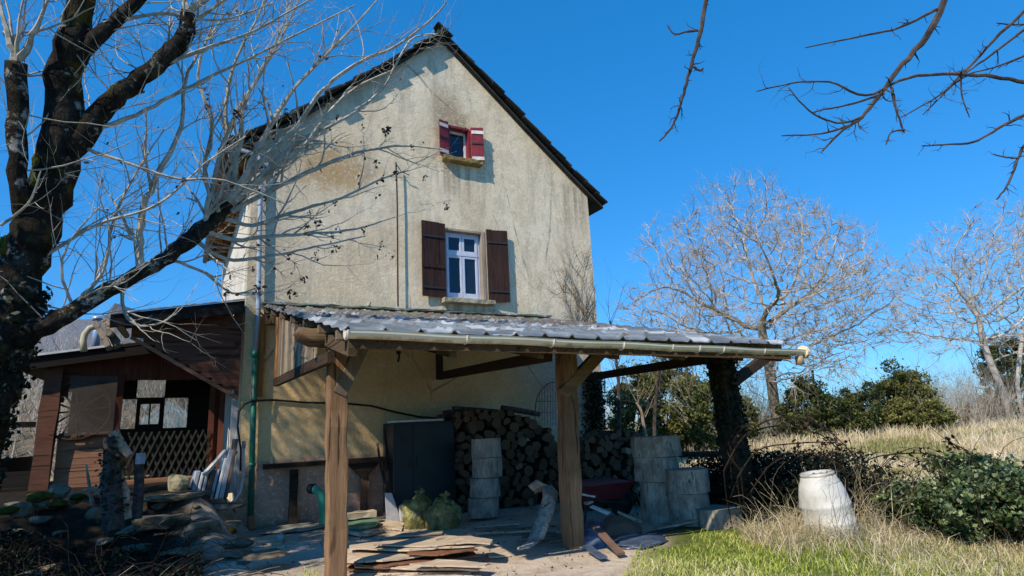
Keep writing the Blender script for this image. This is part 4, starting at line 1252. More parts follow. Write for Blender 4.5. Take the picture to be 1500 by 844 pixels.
cR = atZ(709, 760, .02); cY = 8.74
zz = .03
for i, (pxa, pxb, pt, pb, lab) in enumerate(((684, 728, 731, 760, 'bottom one'), (690, 731, 703, 731, 'second from the bottom'), (694, 735, 674, 703, 'third from the bottom'), (693, 735, 646, 674, 'topmost one'))):
    a = atY(pxa, 700, cY); b = atY(pxb, 700, cY); t = atY(710, pt, cY - .2).z; bz_ = atY(710, pb, cY - .2).z
    h = t - bz_
    log_round((a.x + b.x) / 2, cY, zz, (b.x - a.x) / 2 * .93, h, 'grey trunk round, %s of the four stacked by the firewood' % lab, 'trunk rounds stacked in front of the firewood')
    zz += h + .008
zz = .0
for i, (pxa, pxb, pt, pb, lab) in enumerate(((941, 993, 707, 768, 'tall bottom one'), (937, 990, 671, 707, 'middle one'), (938, 996, 641, 671, 'wide top one'))):
    a = atY(pxa, 700, 6.7); b = atY(pxb, 700, 6.7); h = atY(965, pt, 6.5).z - atY(965, pb, 6.5).z
    log_round((a.x + b.x) / 2, 6.7, zz, (b.x - a.x) / 2 * .93, h, 'dark trunk round, %s of the tallest stack right of the middle post' % lab, 'trunk rounds stacked at the right end')
    zz += h + .006
zz = .0
for i, (pxa, pxb, pt, pb, lab) in enumerate(((983, 1030, 717, 765, 'lower one'), (983, 1034, 682, 717, 'upper one'))):
    a = atY(pxa, 720, 6.25); b = atY(pxb, 720, 6.25); h = atY(1006, pt, 6.05).z - atY(1006, pb, 6.05).z
    log_round((a.x + b.x) / 2, 6.25, zz, (b.x - a.x) / 2 * .93, h, 'dark trunk round, %s of the pair beside the ivy post' % lab, 'trunk rounds stacked at the right end')
    zz += h + .006
a = atY(1029, 760, 5.9); b = atY(1076, 760, 5.9)
log_round((a.x + b.x) / 2, 5.9, -.06, (b.x - a.x) / 2, .27, 'low wide trunk stump on the ground before the ivy post', None)

# ------------------------------------------------------------------ firewood
log_meshes = []


def make_log(r, L, sd_):
    n = 12; m = MB(); m.mi = 0
    split = random.random() < .35; ca = rnd(0, 6.28)
    rings = []
    for y in (0, L * .5, L):
        ring = []
        for k in range(n):
            an = 2 * math.pi * k / n
            q = r * (1 + .13 * noise.noise(Vector((math.cos(an) + sd_, math.sin(an), y))))
            if split:
                d = math.cos(an - ca)
                if d > .25: q = min(q, r * .35 / d)
            ring.append((q * math.cos(an), y, q * math.sin(an)))
        rings.append(m.add(ring))
    for i in range(2):
        for k in range(n): m.face((rings[i] + k, rings[i] + (k + 1) % n, rings[i + 1] + (k + 1) % n, rings[i + 1] + k))
    m.mi = 1
    m.face([rings[0] + k for k in range(n)]); m.face([rings[-1] + k for k in reversed(range(n))])
    me = bpy.data.meshes.new('firewood_log'); me.from_pydata(m.v, [], m.f)
    me.polygons.foreach_set('material_index', np.array(m.m, dtype=np.int32))
    me.materials.append(MAT['log_bark']); me.materials.append(MAT['log_end'])
    bm = bmesh.new(); bm.from_mesh(me); bmesh.ops.recalc_face_normals(bm, faces=bm.faces); bm.to_mesh(me); bm.free()
    me.update(); return me


for r in (.045, .06, .075, .09, .11):
    log_meshes.append((r, [make_log(r, .5, rnd(0, 90)) for _ in range(4)]))


def pile(x0, x1, topf, yfront, label, group, seed, limit):
    """circles dropped one by one into the lowest free hollow"""
    R = random.Random(seed); cs = []
    grid = [x0 + (x1 - x0) * i / 160 for i in range(161)]
    fails = 0; cnt = 0
    while cnt < limit and fails < 25:
        r, ms = R.choices(log_meshes, (2, 4, 5, 4, 2.5))[0]
        rr = r * 1.0
        best = None
        for x in grid:
            if x - rr < x0 or x + rr > x1: continue
            z = rr
            for (cx_, cz_, cr_) in cs:
                dx = x - cx_; s = cr_ + rr
                if abs(dx) < s:
                    z = max(z, cz_ + math.sqrt(s * s - dx * dx))
            if z + rr > topf(x): continue
            if best is None or z < best[1] - 1e-4: best = (x, z)
        if best is None: fails += 1; continue
        cs.append((best[0], best[1], rr * .97)); cnt += 1
        o = bpy.data.objects.new('firewood_log', R.choice(ms)); COL.objects.link(o)
        o.location = (best[0], yfront + R.uniform(-.06, .10), best[1]); o.rotation_euler = (R.uniform(-.04, .04), R.uniform(0, 6.28), R.uniform(-.08, .08))
        tag(o, label, 'firewood', group)
    return cnt


pa = atY(668, 700, 9.5).x + .02; pb_ = atY(838, 700, 9.5).x
tops = [(atY(px, py, 9.5).x, atY(px, py, 9.5).z) for px, py in ((660, 600), (700, 598), (750, 600), (785, 612), (800, 622), (820, 645), (845, 655))]


def topf(x):
    for (a, za), (b, zb) in zip(tops, tops[1:]):
        if a <= x <= b: return za + (zb - za) * (x - a) / (b - a)
    return tops[-1][1] if x > tops[-1][0] else tops[0][1]


n1 = pile(pa, pb_, topf, 9.5, 'log end in the big firewood pile against the house wall', 'firewood logs in the big pile against the wall', 5, 215)
qa = 5.62; qb = atY(940, 690, 8.2).x + .12
n2 = pile(qa, qb, lambda x: 1.17 + .05 * math.sin(x * 5), 8.2, 'dark log end in the lower woodpile behind the red wheelbarrow', 'firewood logs in the lower pile behind the wheelbarrow', 9, 84)
print('logs', n1, n2)
# loose long branches and boards on top of the big pile
for i, (a, b, r) in enumerate((((663, 598, 9.6), (745, 604, 9.7), .035), ((650, 606, 9.75), (700, 601, 9.7), .05), ((735, 598, 9.7), (790, 607, 9.7), .055), ((640, 612, 9.8), (672, 607, 9.75), .04))):
    m = MB(); m.tube([atY(*a), (Vector(atY(*a)) + Vector(atY(*b))) / 2 + Vector((0, 0, .01)), atY(*b)], [r, r * .9, r * .8], 8)
    tag(m.build('long_branch', MAT['branch_dark']), 'dark long branch lying across the top of the firewood', 'branch', 'branches lying on the firewood')
for i, (a, b, r) in enumerate((((845, 652, 8.3), (872, 634, 8.4), .07), ((875, 642, 8.3), (900, 640, 8.4), .05), ((900, 644, 8.3), (935, 645, 8.3), .045))):
    m = MB(); m.tube([atY(*a), atY(*b)], [r, r * .9], 9)
    tag(m.build('split_log', MAT['log_bark']), 'dark split log lying on the low woodpile by the wall end', 'firewood', 'split logs on the low woodpile')

# arched wire panel against the wall
yv = WY - .12; pw = [atY(x, y, yv) for x, y in ((783, 622), (785, 590), (793, 572), (807, 560))]
wp = thing('wire_panel', (pw[0].x + .2, yv, pw[0].z), 'arched wire panel hanging on the wall behind the middle post', 'panel')
m = MB(); m.tube([pw[0], pw[1], atY(788, 579, yv), pw[2], atY(800, 564, yv), pw[3], atY(812, 560, yv)], .008, 5); m.build('frame', MAT['iron_dark'], wp)
m = MB()
for px in range(790, 815, 4):
    m = MB(); m.tube([atY(px, 624, yv), atY(px, 560 + max(0, (806 - px)) * .9, yv)], .004, 4); m.build('wire', MAT['iron_dark'], wp)
for py in (588, 604):
    m = MB(); m.tube([atY(784, py, yv - .005), atY(814, py, yv - .005)], .004, 4); m.build('cross_wire', MAT['iron_dark'], wp)
# small hook lamp on the wall
m = MB(); p = atY(584, 514, WY - .05); m.box(p.x - .03, p.x + .03, WY - .08, WY - .003, p.z - .05, p.z + .04); m.tube([p + Vector((0, -.02, -.04)), p + Vector((-.01, -.06, -.12)), p + Vector((-.03, -.06, -.2))], .018, 7)
o = m.build('wall_hook', MAT['iron_dark']); tag(o, 'small dark fitting on the wall just under the gutter line', 'fitting')

# red wheelbarrow
wb = thing('wheelbarrow', tuple(atZ(900, 770)), 'red wheelbarrow standing in front of the dark woodpile', 'wheelbarrow')
yv = 7.1
a = atY(850, 714, yv); b = atY(931, 714, yv); zt = a.z; zb = zt - .085
m = MB()
m.hexa([(a.x + .12, yv + .1, zb - .14), (b.x - .14, yv + .1, zb - .14), (b.x - .12, yv + .45, zb - .14), (a.x + .12, yv + .45, zb - .14), (a.x, yv - .02, zt), (b.x, yv - .02, zt), (b.x + .02, yv + .58, zt + .02), (a.x, yv + .58, zt + .02)])
tr = m.build('tray', MAT['wheelbarrow_red'], wb, bevel=.02)
m = MB(); m.tube([(a.x - .01, yv - .03, zt), (b.x + .01, yv - .03, zt), (b.x + .03, yv + .59, zt + .02), (a.x - .01, yv + .59, zt + .02), (a.x - .01, yv - .03, zt)], .014, 6); m.build('rim', MAT['wheelbarrow_red'], tr)
wc = Vector((b.x - .08, yv + .25, .19))
m = MB(); m.lathe(wc, [(.12, -.035), (.17, -.04), (.19, -.02), (.19, .02), (.17, .04), (.12, .035)], 20, Matrix.Rotation(math.pi / 2, 3, 'X')); wh = m.build('wheel', MAT['rubber'], wb, smooth=True)
m = MB(); m.lathe(wc, [(.02, -.05), (.115, -.03), (.115, .03), (.02, .05)], 16, Matrix.Rotation(math.pi / 2, 3, 'X')); m.build('rim', MAT['iron_dark'], wh)
for dy in (.1, .42):
    m = MB(); m.tube([wc + Vector((0, dy - .26, 0)), (a.x + .3, yv + dy, zb - .12), (a.x - .3, yv + dy, zb + .02)], .016, 7); m.build('shaft', MAT['iron_dark'], wb)
    m = MB(); m.tube([(a.x + .15, yv + dy, zb - .1), (a.x + .1, yv + dy, .0)], .016, 7); m.build('leg', MAT['iron_dark'], wb)

# bark slabs and scraps lying at the foot of the posts


def slab_poly(pts, z, th, name, mat, label, cat, group=None, warp=.012, subd=10):
    """irregular flat piece: outline in plan, thickness, gentle warp"""
    P = [Vector((p.x, p.y)) for p in pts]
    # resample outline with ragged edges
    out = []
    for i in range(len(P)):
        a, b = P[i], P[(i + 1) % len(P)]
        k = max(2, int((b - a).length / .07))
        for j in range(k):
            q = a.lerp(b, j / k); out.append(q + Vector((rnd(-1, 1), rnd(-1, 1))) * (.011 if j else 0))
    m = MB(); n = len(out)
    zf = lambda q: z + warp * noise.noise(Vector((q.x * 3, q.y * 3, z * 20))) * 2
    b = m.add([(q.x, q.y, zf(q)) for q in out]); t = m.add([(q.x, q.y, zf(q) + th) for q in out])
    cxy = sum(out, Vector((0, 0))) / n
    m.face([b + i for i in reversed(range(n))]); m.face([t + i for i in range(n)])
    for i in range(n): m.face((b + i, b + (i + 1) % n, t + (i + 1) % n, t + i))
    o = m.build(name, MAT[mat]); tag(o, label, cat, group); return o


def zslab(pl, z, *a, **k): return slab_poly([atZ(x, y, z) for x, y in pl], z, *a, **k)


G = 'bark slabs in the flat pile by the left post'
Rw = random.Random(4)
rows = [([(512, 843), (690, 842), (688, 836), (600, 832), (512, 836)], .03, 'bark_slab_wood'),
        ([(505, 838), (598, 838), (640, 826), (520, 826)], .05, 'bark_slab_red'),
        ([(520, 834), (700, 836), (716, 828), (600, 822), (520, 828)], .075, 'bark_slab_wood'),
        ([(505, 830), (560, 832), (700, 815), (692, 808), (540, 812), (505, 818)], .10, 'bark_slab_red'),
        ([(600, 830), (712, 832), (700, 826), (640, 820)], .12, 'bark_slab_wood'),
        ([(505, 822), (560, 824), (640, 812), (700, 806), (640, 800), (505, 806)], .14, 'bark_slab_wood'),
        ([(596, 814), (650, 813), (700, 806), (690, 800), (600, 806)], .165, 'bark_slab_red'),
        ([(512, 806), (600, 808), (716, 800), (722, 796), (700, 790), (560, 796), (512, 800)], .185, 'bark_slab_wood'),
        ([(545, 802), (640, 800), (690, 794), (660, 786), (560, 794)], .21, 'bark_slab_wood'),
        ([(640, 798), (718, 798), (722, 792), (690, 787), (640, 790)], .215, 'bark_slab_wood')]
for pl, z, mt in rows:
    zslab(pl, z, .013, 'bark_slab', mt, 'pale ragged bark slab in the flat pile' if mt.endswith('wood') else 'reddish ragged bark slab in the flat pile', 'bark slab', G)
zslab([(500, 858), (640, 846), (706, 846), (706, 839), (560, 846), (500, 852)], .02, .012, 'bark_slab', 'bark_slab_wood', 'pale ragged bark slab in the flat pile', 'bark slab', G)
zslab([(575, 788), (648, 782), (650, 779), (590, 783)], .02, .012, 'thin_lath', 'bark_slab_wood', 'thin pale lath lying behind the bark slab pile', 'lath')
zslab([(712, 812), (740, 810), (748, 815), (716, 818)], .02, .02, 'wood_scrap', 'bark_slab_wood', 'small pale wood scrap right of the bark slab pile', 'scrap')
# tarps and offcuts in front of the wall
zslab([(380, 782), (440, 778), (478, 772), (478, 766), (430, 769), (395, 774)], .03, .02, 'tarp', 'tarp_grey', 'flat pale grey green sheet on the ground by the green elbow', 'sheet')
zslab([(370, 793), (398, 799), (414, 796), (414, 784), (392, 788)], .02, .02, 'broken_board', 'bark_slab_wood', 'broken pale board on the dirt near the house corner', 'board')
rock('plastic_cup', atZ(411, 788, .05), .045, .045, .05, 'drum_white', 'small white round plastic piece on the broken board', 'scrap', seed=7)
zslab([(503, 774), (528, 777), (552, 772), (556, 764), (530, 759), (505, 765)], .06, .03, 'folded_tarp', 'tarp_green', 'folded green tarp heap behind the left post', 'tarp')
zslab([(503, 783), (540, 786), (562, 778), (552, 770), (510, 772)], .02, .03, 'dark_tarp', 'tarp_grey', 'dull tarp edge under the green tarp', 'tarp')
m = MB(); m.beam(atY(507, 756, 9.5), atY(549, 752, 9.5), .2, .09, seg=4, jit=.01); o = m.build('wood_block', MAT['bark_slab_wood']); tag(o, 'pale wooden block lying along the wall under the ledge', 'block')
zslab([(558, 774), (588, 778), (592, 768), (566, 764)], .015, .02, 'wood_scrap', 'bark_slab_wood', 'pale wood scrap at the foot of the shovel', 'scrap')
# curved bark sheet leaning on the middle post
def bent_sheet(path, wv, th, name, mat, label, cat):
    m = MB(); rows_ = []
    for i, (p, wd) in enumerate(path):
        p = Vector(p)
        cols = []
        for k in range(7):
            t = k / 6 - .5
            cols.append(p + Vector(wv) * (t * wd) + Vector((0, -.05 * (1 - 4 * t * t), .0)) + Vector((rnd(-1, 1), 0, rnd(-1, 1))) * .006)
        rows_.append(m.add(cols))
    for i in range(len(path) - 1):
        for k in range(6): m.face((rows_[i] + k, rows_[i] + k + 1, rows_[i + 1] + k + 1, rows_[i + 1] + k))
    o = m.build(name, MAT[mat], smooth=True, recalc=False)
    s = o.modifiers.new('thick', 'SOLIDIFY'); s.thickness = th
    tag(o, label, cat); return o


bent_sheet([(atY(800, 712, 6.35), .10), (atY(806, 726, 6.28), .16), (atY(800, 748, 6.18), .17), (atY(792, 772, 6.05), .17), (atY(783, 793, 5.9), .16), (atY(768, 803, 5.75), .15)], (.88, -.35, .15), .02, 'bark_sheet', 'round_bark', 'pale curved bark sheet slumped against the middle post', 'bark')
bent_sheet([(atY(778, 718, 6.6), .16), (atY(792, 710, 6.5), .2), (atY(806, 716, 6.4), .14)], (.5, -.2, -.6), .02, 'bark_curl', 'dead_wood', 'brown bark curl on top of the pale bark sheet', 'bark')
for i in range(9):
    y0 = 772 + i * 3.1
    m = MB(); x0 = 700 + Rw.uniform(-10, 20) if i < 4 else 752 + Rw.uniform(-6, 14)
    a = atZ(x0, y0, .03 + .012 * (i % 3)); b = atZ(x0 + Rw.uniform(60, 105), y0 - Rw.uniform(2, 9), .04 + .015 * (i % 3))
    m.beam(a, b, .06, .018); o = m.build('lath', MAT['bark_slab_wood' if i % 3 == 0 else 'grey_plank'])
    tag(o, 'thin lath strewn on the floor around the middle post', 'lath', 'laths strewn around the middle post')
# blue film, scraps right of the post
for i, (px, py, Y, w_, mt, lab) in enumerate(((862, 790, 5.95, .17, 'film_blue', 'crumpled bluish plastic film at the foot of the middle post'), (880, 752, 6.4, .2, 'film_blue', 'grey blue plastic sheet edge under the wheelbarrow'), (905, 775, 6.2, .24, 'brown_board', 'dark brown heap of bark between post and wheelbarrow'), (935, 795, 5.7, .3, 'film_blue', 'flat bluish plastic film on the ground right of the post'))):
    c = atY(px, py, Y); c.z = .02
    rock('scrap_heap' if i == 2 else 'plastic_film', c, w_ * 1.2, w_, w_ * (.75 if i != 3 else .15), mt, lab, 'heap' if i == 2 else 'plastic film', seed=90 + i, sub=4)
for i, (a, b, mt) in enumerate((((850, 724, 6.5), (872, 728, 6.4), 'paper_white'), ((866, 742, 6.4), (892, 752, 6.2), 'paper_white'), ((905, 750, 6.4), (940, 765, 6.2), 'bark_slab_wood'), ((858, 738, 6.3), (866, 735, 6.3), 'cream_pipe'), ((860, 800, 5.6), (884, 818, 5.2), 'film_blue'), ((870, 770, 5.8), (910, 812, 5.2), 'brown_board'), ((960, 775, 6.1), (1030, 760, 6.0), 'dead_wood'), ((950, 782, 6.0), (1010, 765, 6.1), 'branch_dark'))):
    m = MB(); m.beam(atY(*a), atY(*b), .08, .02, seg=3, jit=.006); o = m.build('offcut', MAT[mt])
    tag(o, ['small white offcut behind the middle post', 'white edged board right of the middle post', 'pale stick lying before the wheelbarrow', 'small cream offcut behind the middle post', 'bluish strip lying right of the middle post', 'brown board sloping from the scrap heap', 'pale dead branch before the trunk rounds', 'dark dead branch before the trunk rounds'][i], 'offcut')

# white plastic drum in the dry grass
dc = atZ(1222, 788); lean = Matrix.Rotation(-.10, 3, 'Y') @ Matrix.Rotation(-.05, 3, 'X')
dr = thing('plastic_drum', tuple(dc), 'weathered white plastic drum standing in dry grass', 'drum')
m = MB(); m.lathe(dc + Vector((0, 0, -.05)), [(.25, 0), (.258, .02), (.262, .12), (.255, .2), (.263, .215), (.254, .23), (.252, .38), (.259, .395), (.250, .41), (.238, .50), (.212, .60), (.182, .665), (.172, .70)], 32, lean, wob=.04); m.build('body', MAT['drum_white'], dr, smooth=True)
m = MB(); top = dc + Vector((0, 0, -.05)) + lean @ Vector((0, 0, .70)); m.lathe(top, [(.17, -.012), (.178, .0), (.178, .022), (.165, .03), (.145, .022), (.14, .0)], 32, lean); m.build('rim', MAT['drum_white'], dr, smooth=True)

# fence pieces at the right of the carport
m = MB(); m.beam(atY(996, 666, 7.6), atY(1056, 665, 7.6), .06, .09, seg=3, jit=.006); o = m.build('fence_rail', MAT['tie_wood']); tag(o, 'dark wooden rail between the trunk rounds and the ivy post', 'rail')
p = atD(1415, 612, 24); m = MB(); m.beam((p.x, p.y, ground_h(p.x, p.y) - .1), atD(1415, 588, 24), .16, .16, up=(0, 1, 0)); o = m.build('rusty_post', MAT['rust'], bevel=.01); tag(o, 'short rusty orange post at the far edge of the field', 'post')
p = atD(1190, 580, 22); m = MB(); m.beam((p.x, p.y, ground_h(p.x, p.y) - .1), atD(1190, 542, 22), .06, .06, up=(0, 1, 0)); o = m.build('thin_post', MAT['branch_dark']); tag(o, 'thin dark post standing against the hedge', 'post')
# ------------------------------------------------------------------ vegetation
UPV = Vector((0, 0, 1))


def npv(v): return np.array([v.x, v.y, v.z])


def leaf_arrays(cent, size, rng, updown=.35):
    """one folded-free rhombic leaf per centre"""
    n = len(cent)
    u = rng.normal(size=(n, 3)); u /= np.linalg.norm(u, axis=1)[:, None]
    w = rng.normal(size=(n, 3)); w[:, 2] += updown
    v = np.cross(u, w); v /= np.linalg.norm(v, axis=1)[:, None] + 1e-9
    s = (size * rng.uniform(.6, 1.3, n))[:, None]
    V = np.stack([cent - u * s, cent + v * s * .62, cent + u * s, cent - v * s * .62], 1).reshape(-1, 3)
    F = np.arange(n * 4).reshape(n, 4)
    return V, F


def blades(base, height, width, lean, rng, droop=.5):
    """grass stalks as bent ribbons; base (n,3), height/width/lean (n,)"""
    n = len(base); an = rng.uniform(0, 2 * np.pi, n)
    d = np.stack([np.cos(an), np.sin(an), np.zeros(n)], 1); sd_ = np.stack([-d[:, 1], d[:, 0], d[:, 2]], 1)
    rot = rng.uniform(0, 2 * np.pi, n); sd_ = np.stack([np.cos(rot), np.sin(rot), np.zeros(n)], 1)
    H = height[:, None]; W = width[:, None] * .5; L = lean[:, None]
    up = np.array([0, 0, 1.0])
    p0 = base; p1 = base + up * H * .55 + d * H * L * .25; p2 = base + up * H * (1 - droop * L * .5) + d * H * L
    V = np.stack([p0 - sd_ * W, p0 + sd_ * W, p1 - sd_ * W * .8, p1 + sd_ * W * .8, p2 - sd_ * W * .12, p2 + sd_ * W * .12], 1).reshape(-1, 3)
    o = (np.arange(n) * 6)[:, None]
    F = np.concatenate([o + np.array([[0, 1, 3, 2]]), o + np.array([[2, 3, 5, 4]])], 1).reshape(-1, 4)
    return V, F


def stuffmesh(name, V, F, a, mat, label=None, cat=None, kind=None, parent=None, group=None):
    o = link_mesh(name, V, F, a, None, MAT[mat], parent)
    return tag(o, label, cat, group, kind)


def clump_points(center, radii, nsub, nleaf, rng, hollow=.75, bottom=-.9):
    """leaf positions on many small lobes spread through an uneven ellipsoid"""
    c = np.array(center); R = np.array(radii)
    d = rng.normal(size=(nsub, 3)); d /= np.linalg.norm(d, axis=1)[:, None]
    rr = rng.uniform(.25, 1, nsub) ** .45
    sc = c + d * rr[:, None] * R * rng.uniform(.72, 1.0, nsub)[:, None]
    sr = rng.uniform(.10, .30, nsub) * R.min()
    k = rng.integers(0, nsub, nleaf)
    e = rng.normal(size=(nleaf, 3)); e /= np.linalg.norm(e, axis=1)[:, None]
    q = rng.uniform(hollow ** 3, 1.25, nleaf) ** (1 / 3)
    P = sc[k] + e * (sr[k] * q)[:, None] * np.array([1, 1, .8])
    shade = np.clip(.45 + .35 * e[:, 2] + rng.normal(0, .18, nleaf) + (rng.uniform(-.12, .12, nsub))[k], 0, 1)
    keep = P[:, 2] > c[2] + bottom * R[2]
    return P[keep], shade[keep]


# -- generic bare twig recursion
def shoot(mb, p, d, L, r, lvl, R, wob=.18, up=.08, kids=(4, 3), ang=(25, 60), sides=5, tips=None):
    n = 7 if lvl == 0 else 5
    pts = [Vector(p)]; d = Vector(d).normalized(); dirs = []
    for i in range(n):
        d = (d + Vector((R.gauss(0, wob), R.gauss(0, wob), R.gauss(0, wob) + up))).normalized()
        pts.append(pts[-1] + d * (L / n)); dirs.append(d.copy())
    rr = [r * (1 - .75 * i / n) for i in range(n + 1)]
    mb.tube(pts, rr, sides if lvl == 0 else (4 if lvl == 1 else 3), cap=False)
    if tips is not None: tips.append(pts[-1])
    if lvl < len(kids):
        for k in range(kids[lvl]):
            i = R.randint(1, n - 1); ax = dirs[i].orthogonal().normalized()
            ax.rotate(Matrix.Rotation(R.uniform(0, 6.283), 3, dirs[i]))
            nd = dirs[i].copy(); nd.rotate(Matrix.Rotation(math.radians(R.uniform(*ang)), 3, ax))
            shoot(mb, pts[i + 1 if i + 1 < len(pts) else i], nd, L * R.uniform(.35, .65), rr[i] * .62, lvl + 1, R, wob, up, kids, ang, sides, tips)
    return pts


def limb(mb, spec, n=9, sub=3, jit=.012, R=random, jf=.18):
    """thick limb through (px, py, depth, width in px): smooth, slightly knobbly"""
    P = [atD(a, b, d) for a, b, d, w_ in spec]; Wd = [w_ / 2 * d / FPX * (.88 if w_ > 14 else 1) for a, b, d, w_ in spec]
    pts, rr = [], []
    for i in range(len(P) - 1):
        p0 = P[max(i - 1, 0)]; p1, p2 = P[i], P[i + 1]; p3 = P[min(i + 2, len(P) - 1)]
        for k in range(sub):
            t = k / sub
            q = .5 * ((2 * p1) + (p2 - p0) * t + (2 * p0 - 5 * p1 + 4 * p2 - p3) * t * t + (3 * p1 - p0 - 3 * p2 + p3) * t ** 3)
            r = Wd[i] + (Wd[i + 1] - Wd[i]) * t
            pts.append(q + Vector((R.uniform(-1, 1), R.uniform(-1, 1), R.uniform(-1, 1))) * min(jit, r * jf)); rr.append(r * R.uniform(.93, 1.08))
    pts.append(P[-1]); rr.append(Wd[-1])
    mb.tube(pts, rr, n)
    return pts, rr


# ------------------------------------------------------------------ the big mossy tree on the left
R = random.Random(21)
D0 = 5.2
base = atD(-100, 960, 4.9)
tree = thing('bare_tree', (base.x, base.y, ground_h(base.x, base.y)), 'big bare tree with dark mossy trunk in the left foreground', 'tree')
tm = MB(); limbs = []
limbs.append(limb(tm, [(-110, 1000, 4.9, 110), (-58, 720, 5.0, 84), (-28, 620, 5.05, 78), (-4, 540, 5.1, 76), (18, 470, 5.15, 84), (30, 400, 5.2, 68), (50, 335, 5.25, 68), (70, 284, 5.3, 66), (90, 199, 5.3, 60), (96, 114, 5.3, 54), (110, 57, 5.3, 46), (121, 0, 5.3, 40), (140, -90, 5.3, 32)], 14, 4, .025, R))
limbs.append(limb(tm, [(44, 340, 5.2, 30), (30, 290, 5.1, 28), (26, 230, 5.05, 27), (25, 165, 5.05, 28), (24, 92, 5.05, 31)], 11, 3, .014, R))
limbs.append(limb(tm, [(85, 235, 5.3, 46), (118, 200, 5.35, 40), (150, 162, 5.4, 33), (176, 136, 5.4, 31), (205, 115, 5.5, 29), (228, 97, 5.5, 29), (255, 72, 5.55, 29), (273, 45, 5.6, 27), (276, 18, 5.6, 22)], 11, 3, .012, R))
limbs.append(limb(tm, [(92, 118, 5.3, 30), (114, 86, 5.3, 27), (140, 58, 5.3, 24), (165, 34, 5.35, 22), (195, 8, 5.4, 20), (222, -25, 5.4, 17)], 10, 3, .01, R))
limbs.append(limb(tm, [(25, 495, 5.1, 48), (70, 475, 5.15, 33), (110, 455, 5.25, 28), (160, 425, 5.45, 26), (200, 402, 5.6, 24), (235, 383, 5.75, 24), (265, 360, 5.9, 26), (295, 338, 6.05, 28), (318, 318, 6.15, 23), (336, 298, 6.2, 15)], 11, 3, .015, R))
tm.build('trunk', MAT['bark_mossy'], tree, smooth=True)

bm_ = MB(); dk = MB(); tips = []


def spray(spec, w0, kids, tgt=bm_, w1=1.6, lv=(3, 2), Ls=(.25, .7), pend=0.0):
    """a long pale branch through image points with side shoots"""
    n = len(spec)
    pts, rr = limb(tgt, [(a, b, d, w0 * 1.2 + (w1 - w0 * 1.2) * i / (n - 1)) for i, (a, b, d) in enumerate(spec)], 5, 5, .018, R, .38)
    for k in range(kids):
        i = R.randint(2, len(pts) - 2); d = (pts[i + 1] - pts[i - 1]).normalized()
        ax = d.orthogonal().normalized(); ax.rotate(Matrix.Rotation(R.uniform(0, 6.283), 3, d))
        nd = d.copy(); nd.rotate(Matrix.Rotation(math.radians(R.uniform(22, 55)), 3, ax))
        shoot(tgt, pts[i], nd, R.uniform(*Ls), max(.0035, rr[i] * .55), 0, R, .16, .05 - pend, lv, (22, 58), 4, tips)
    return pts


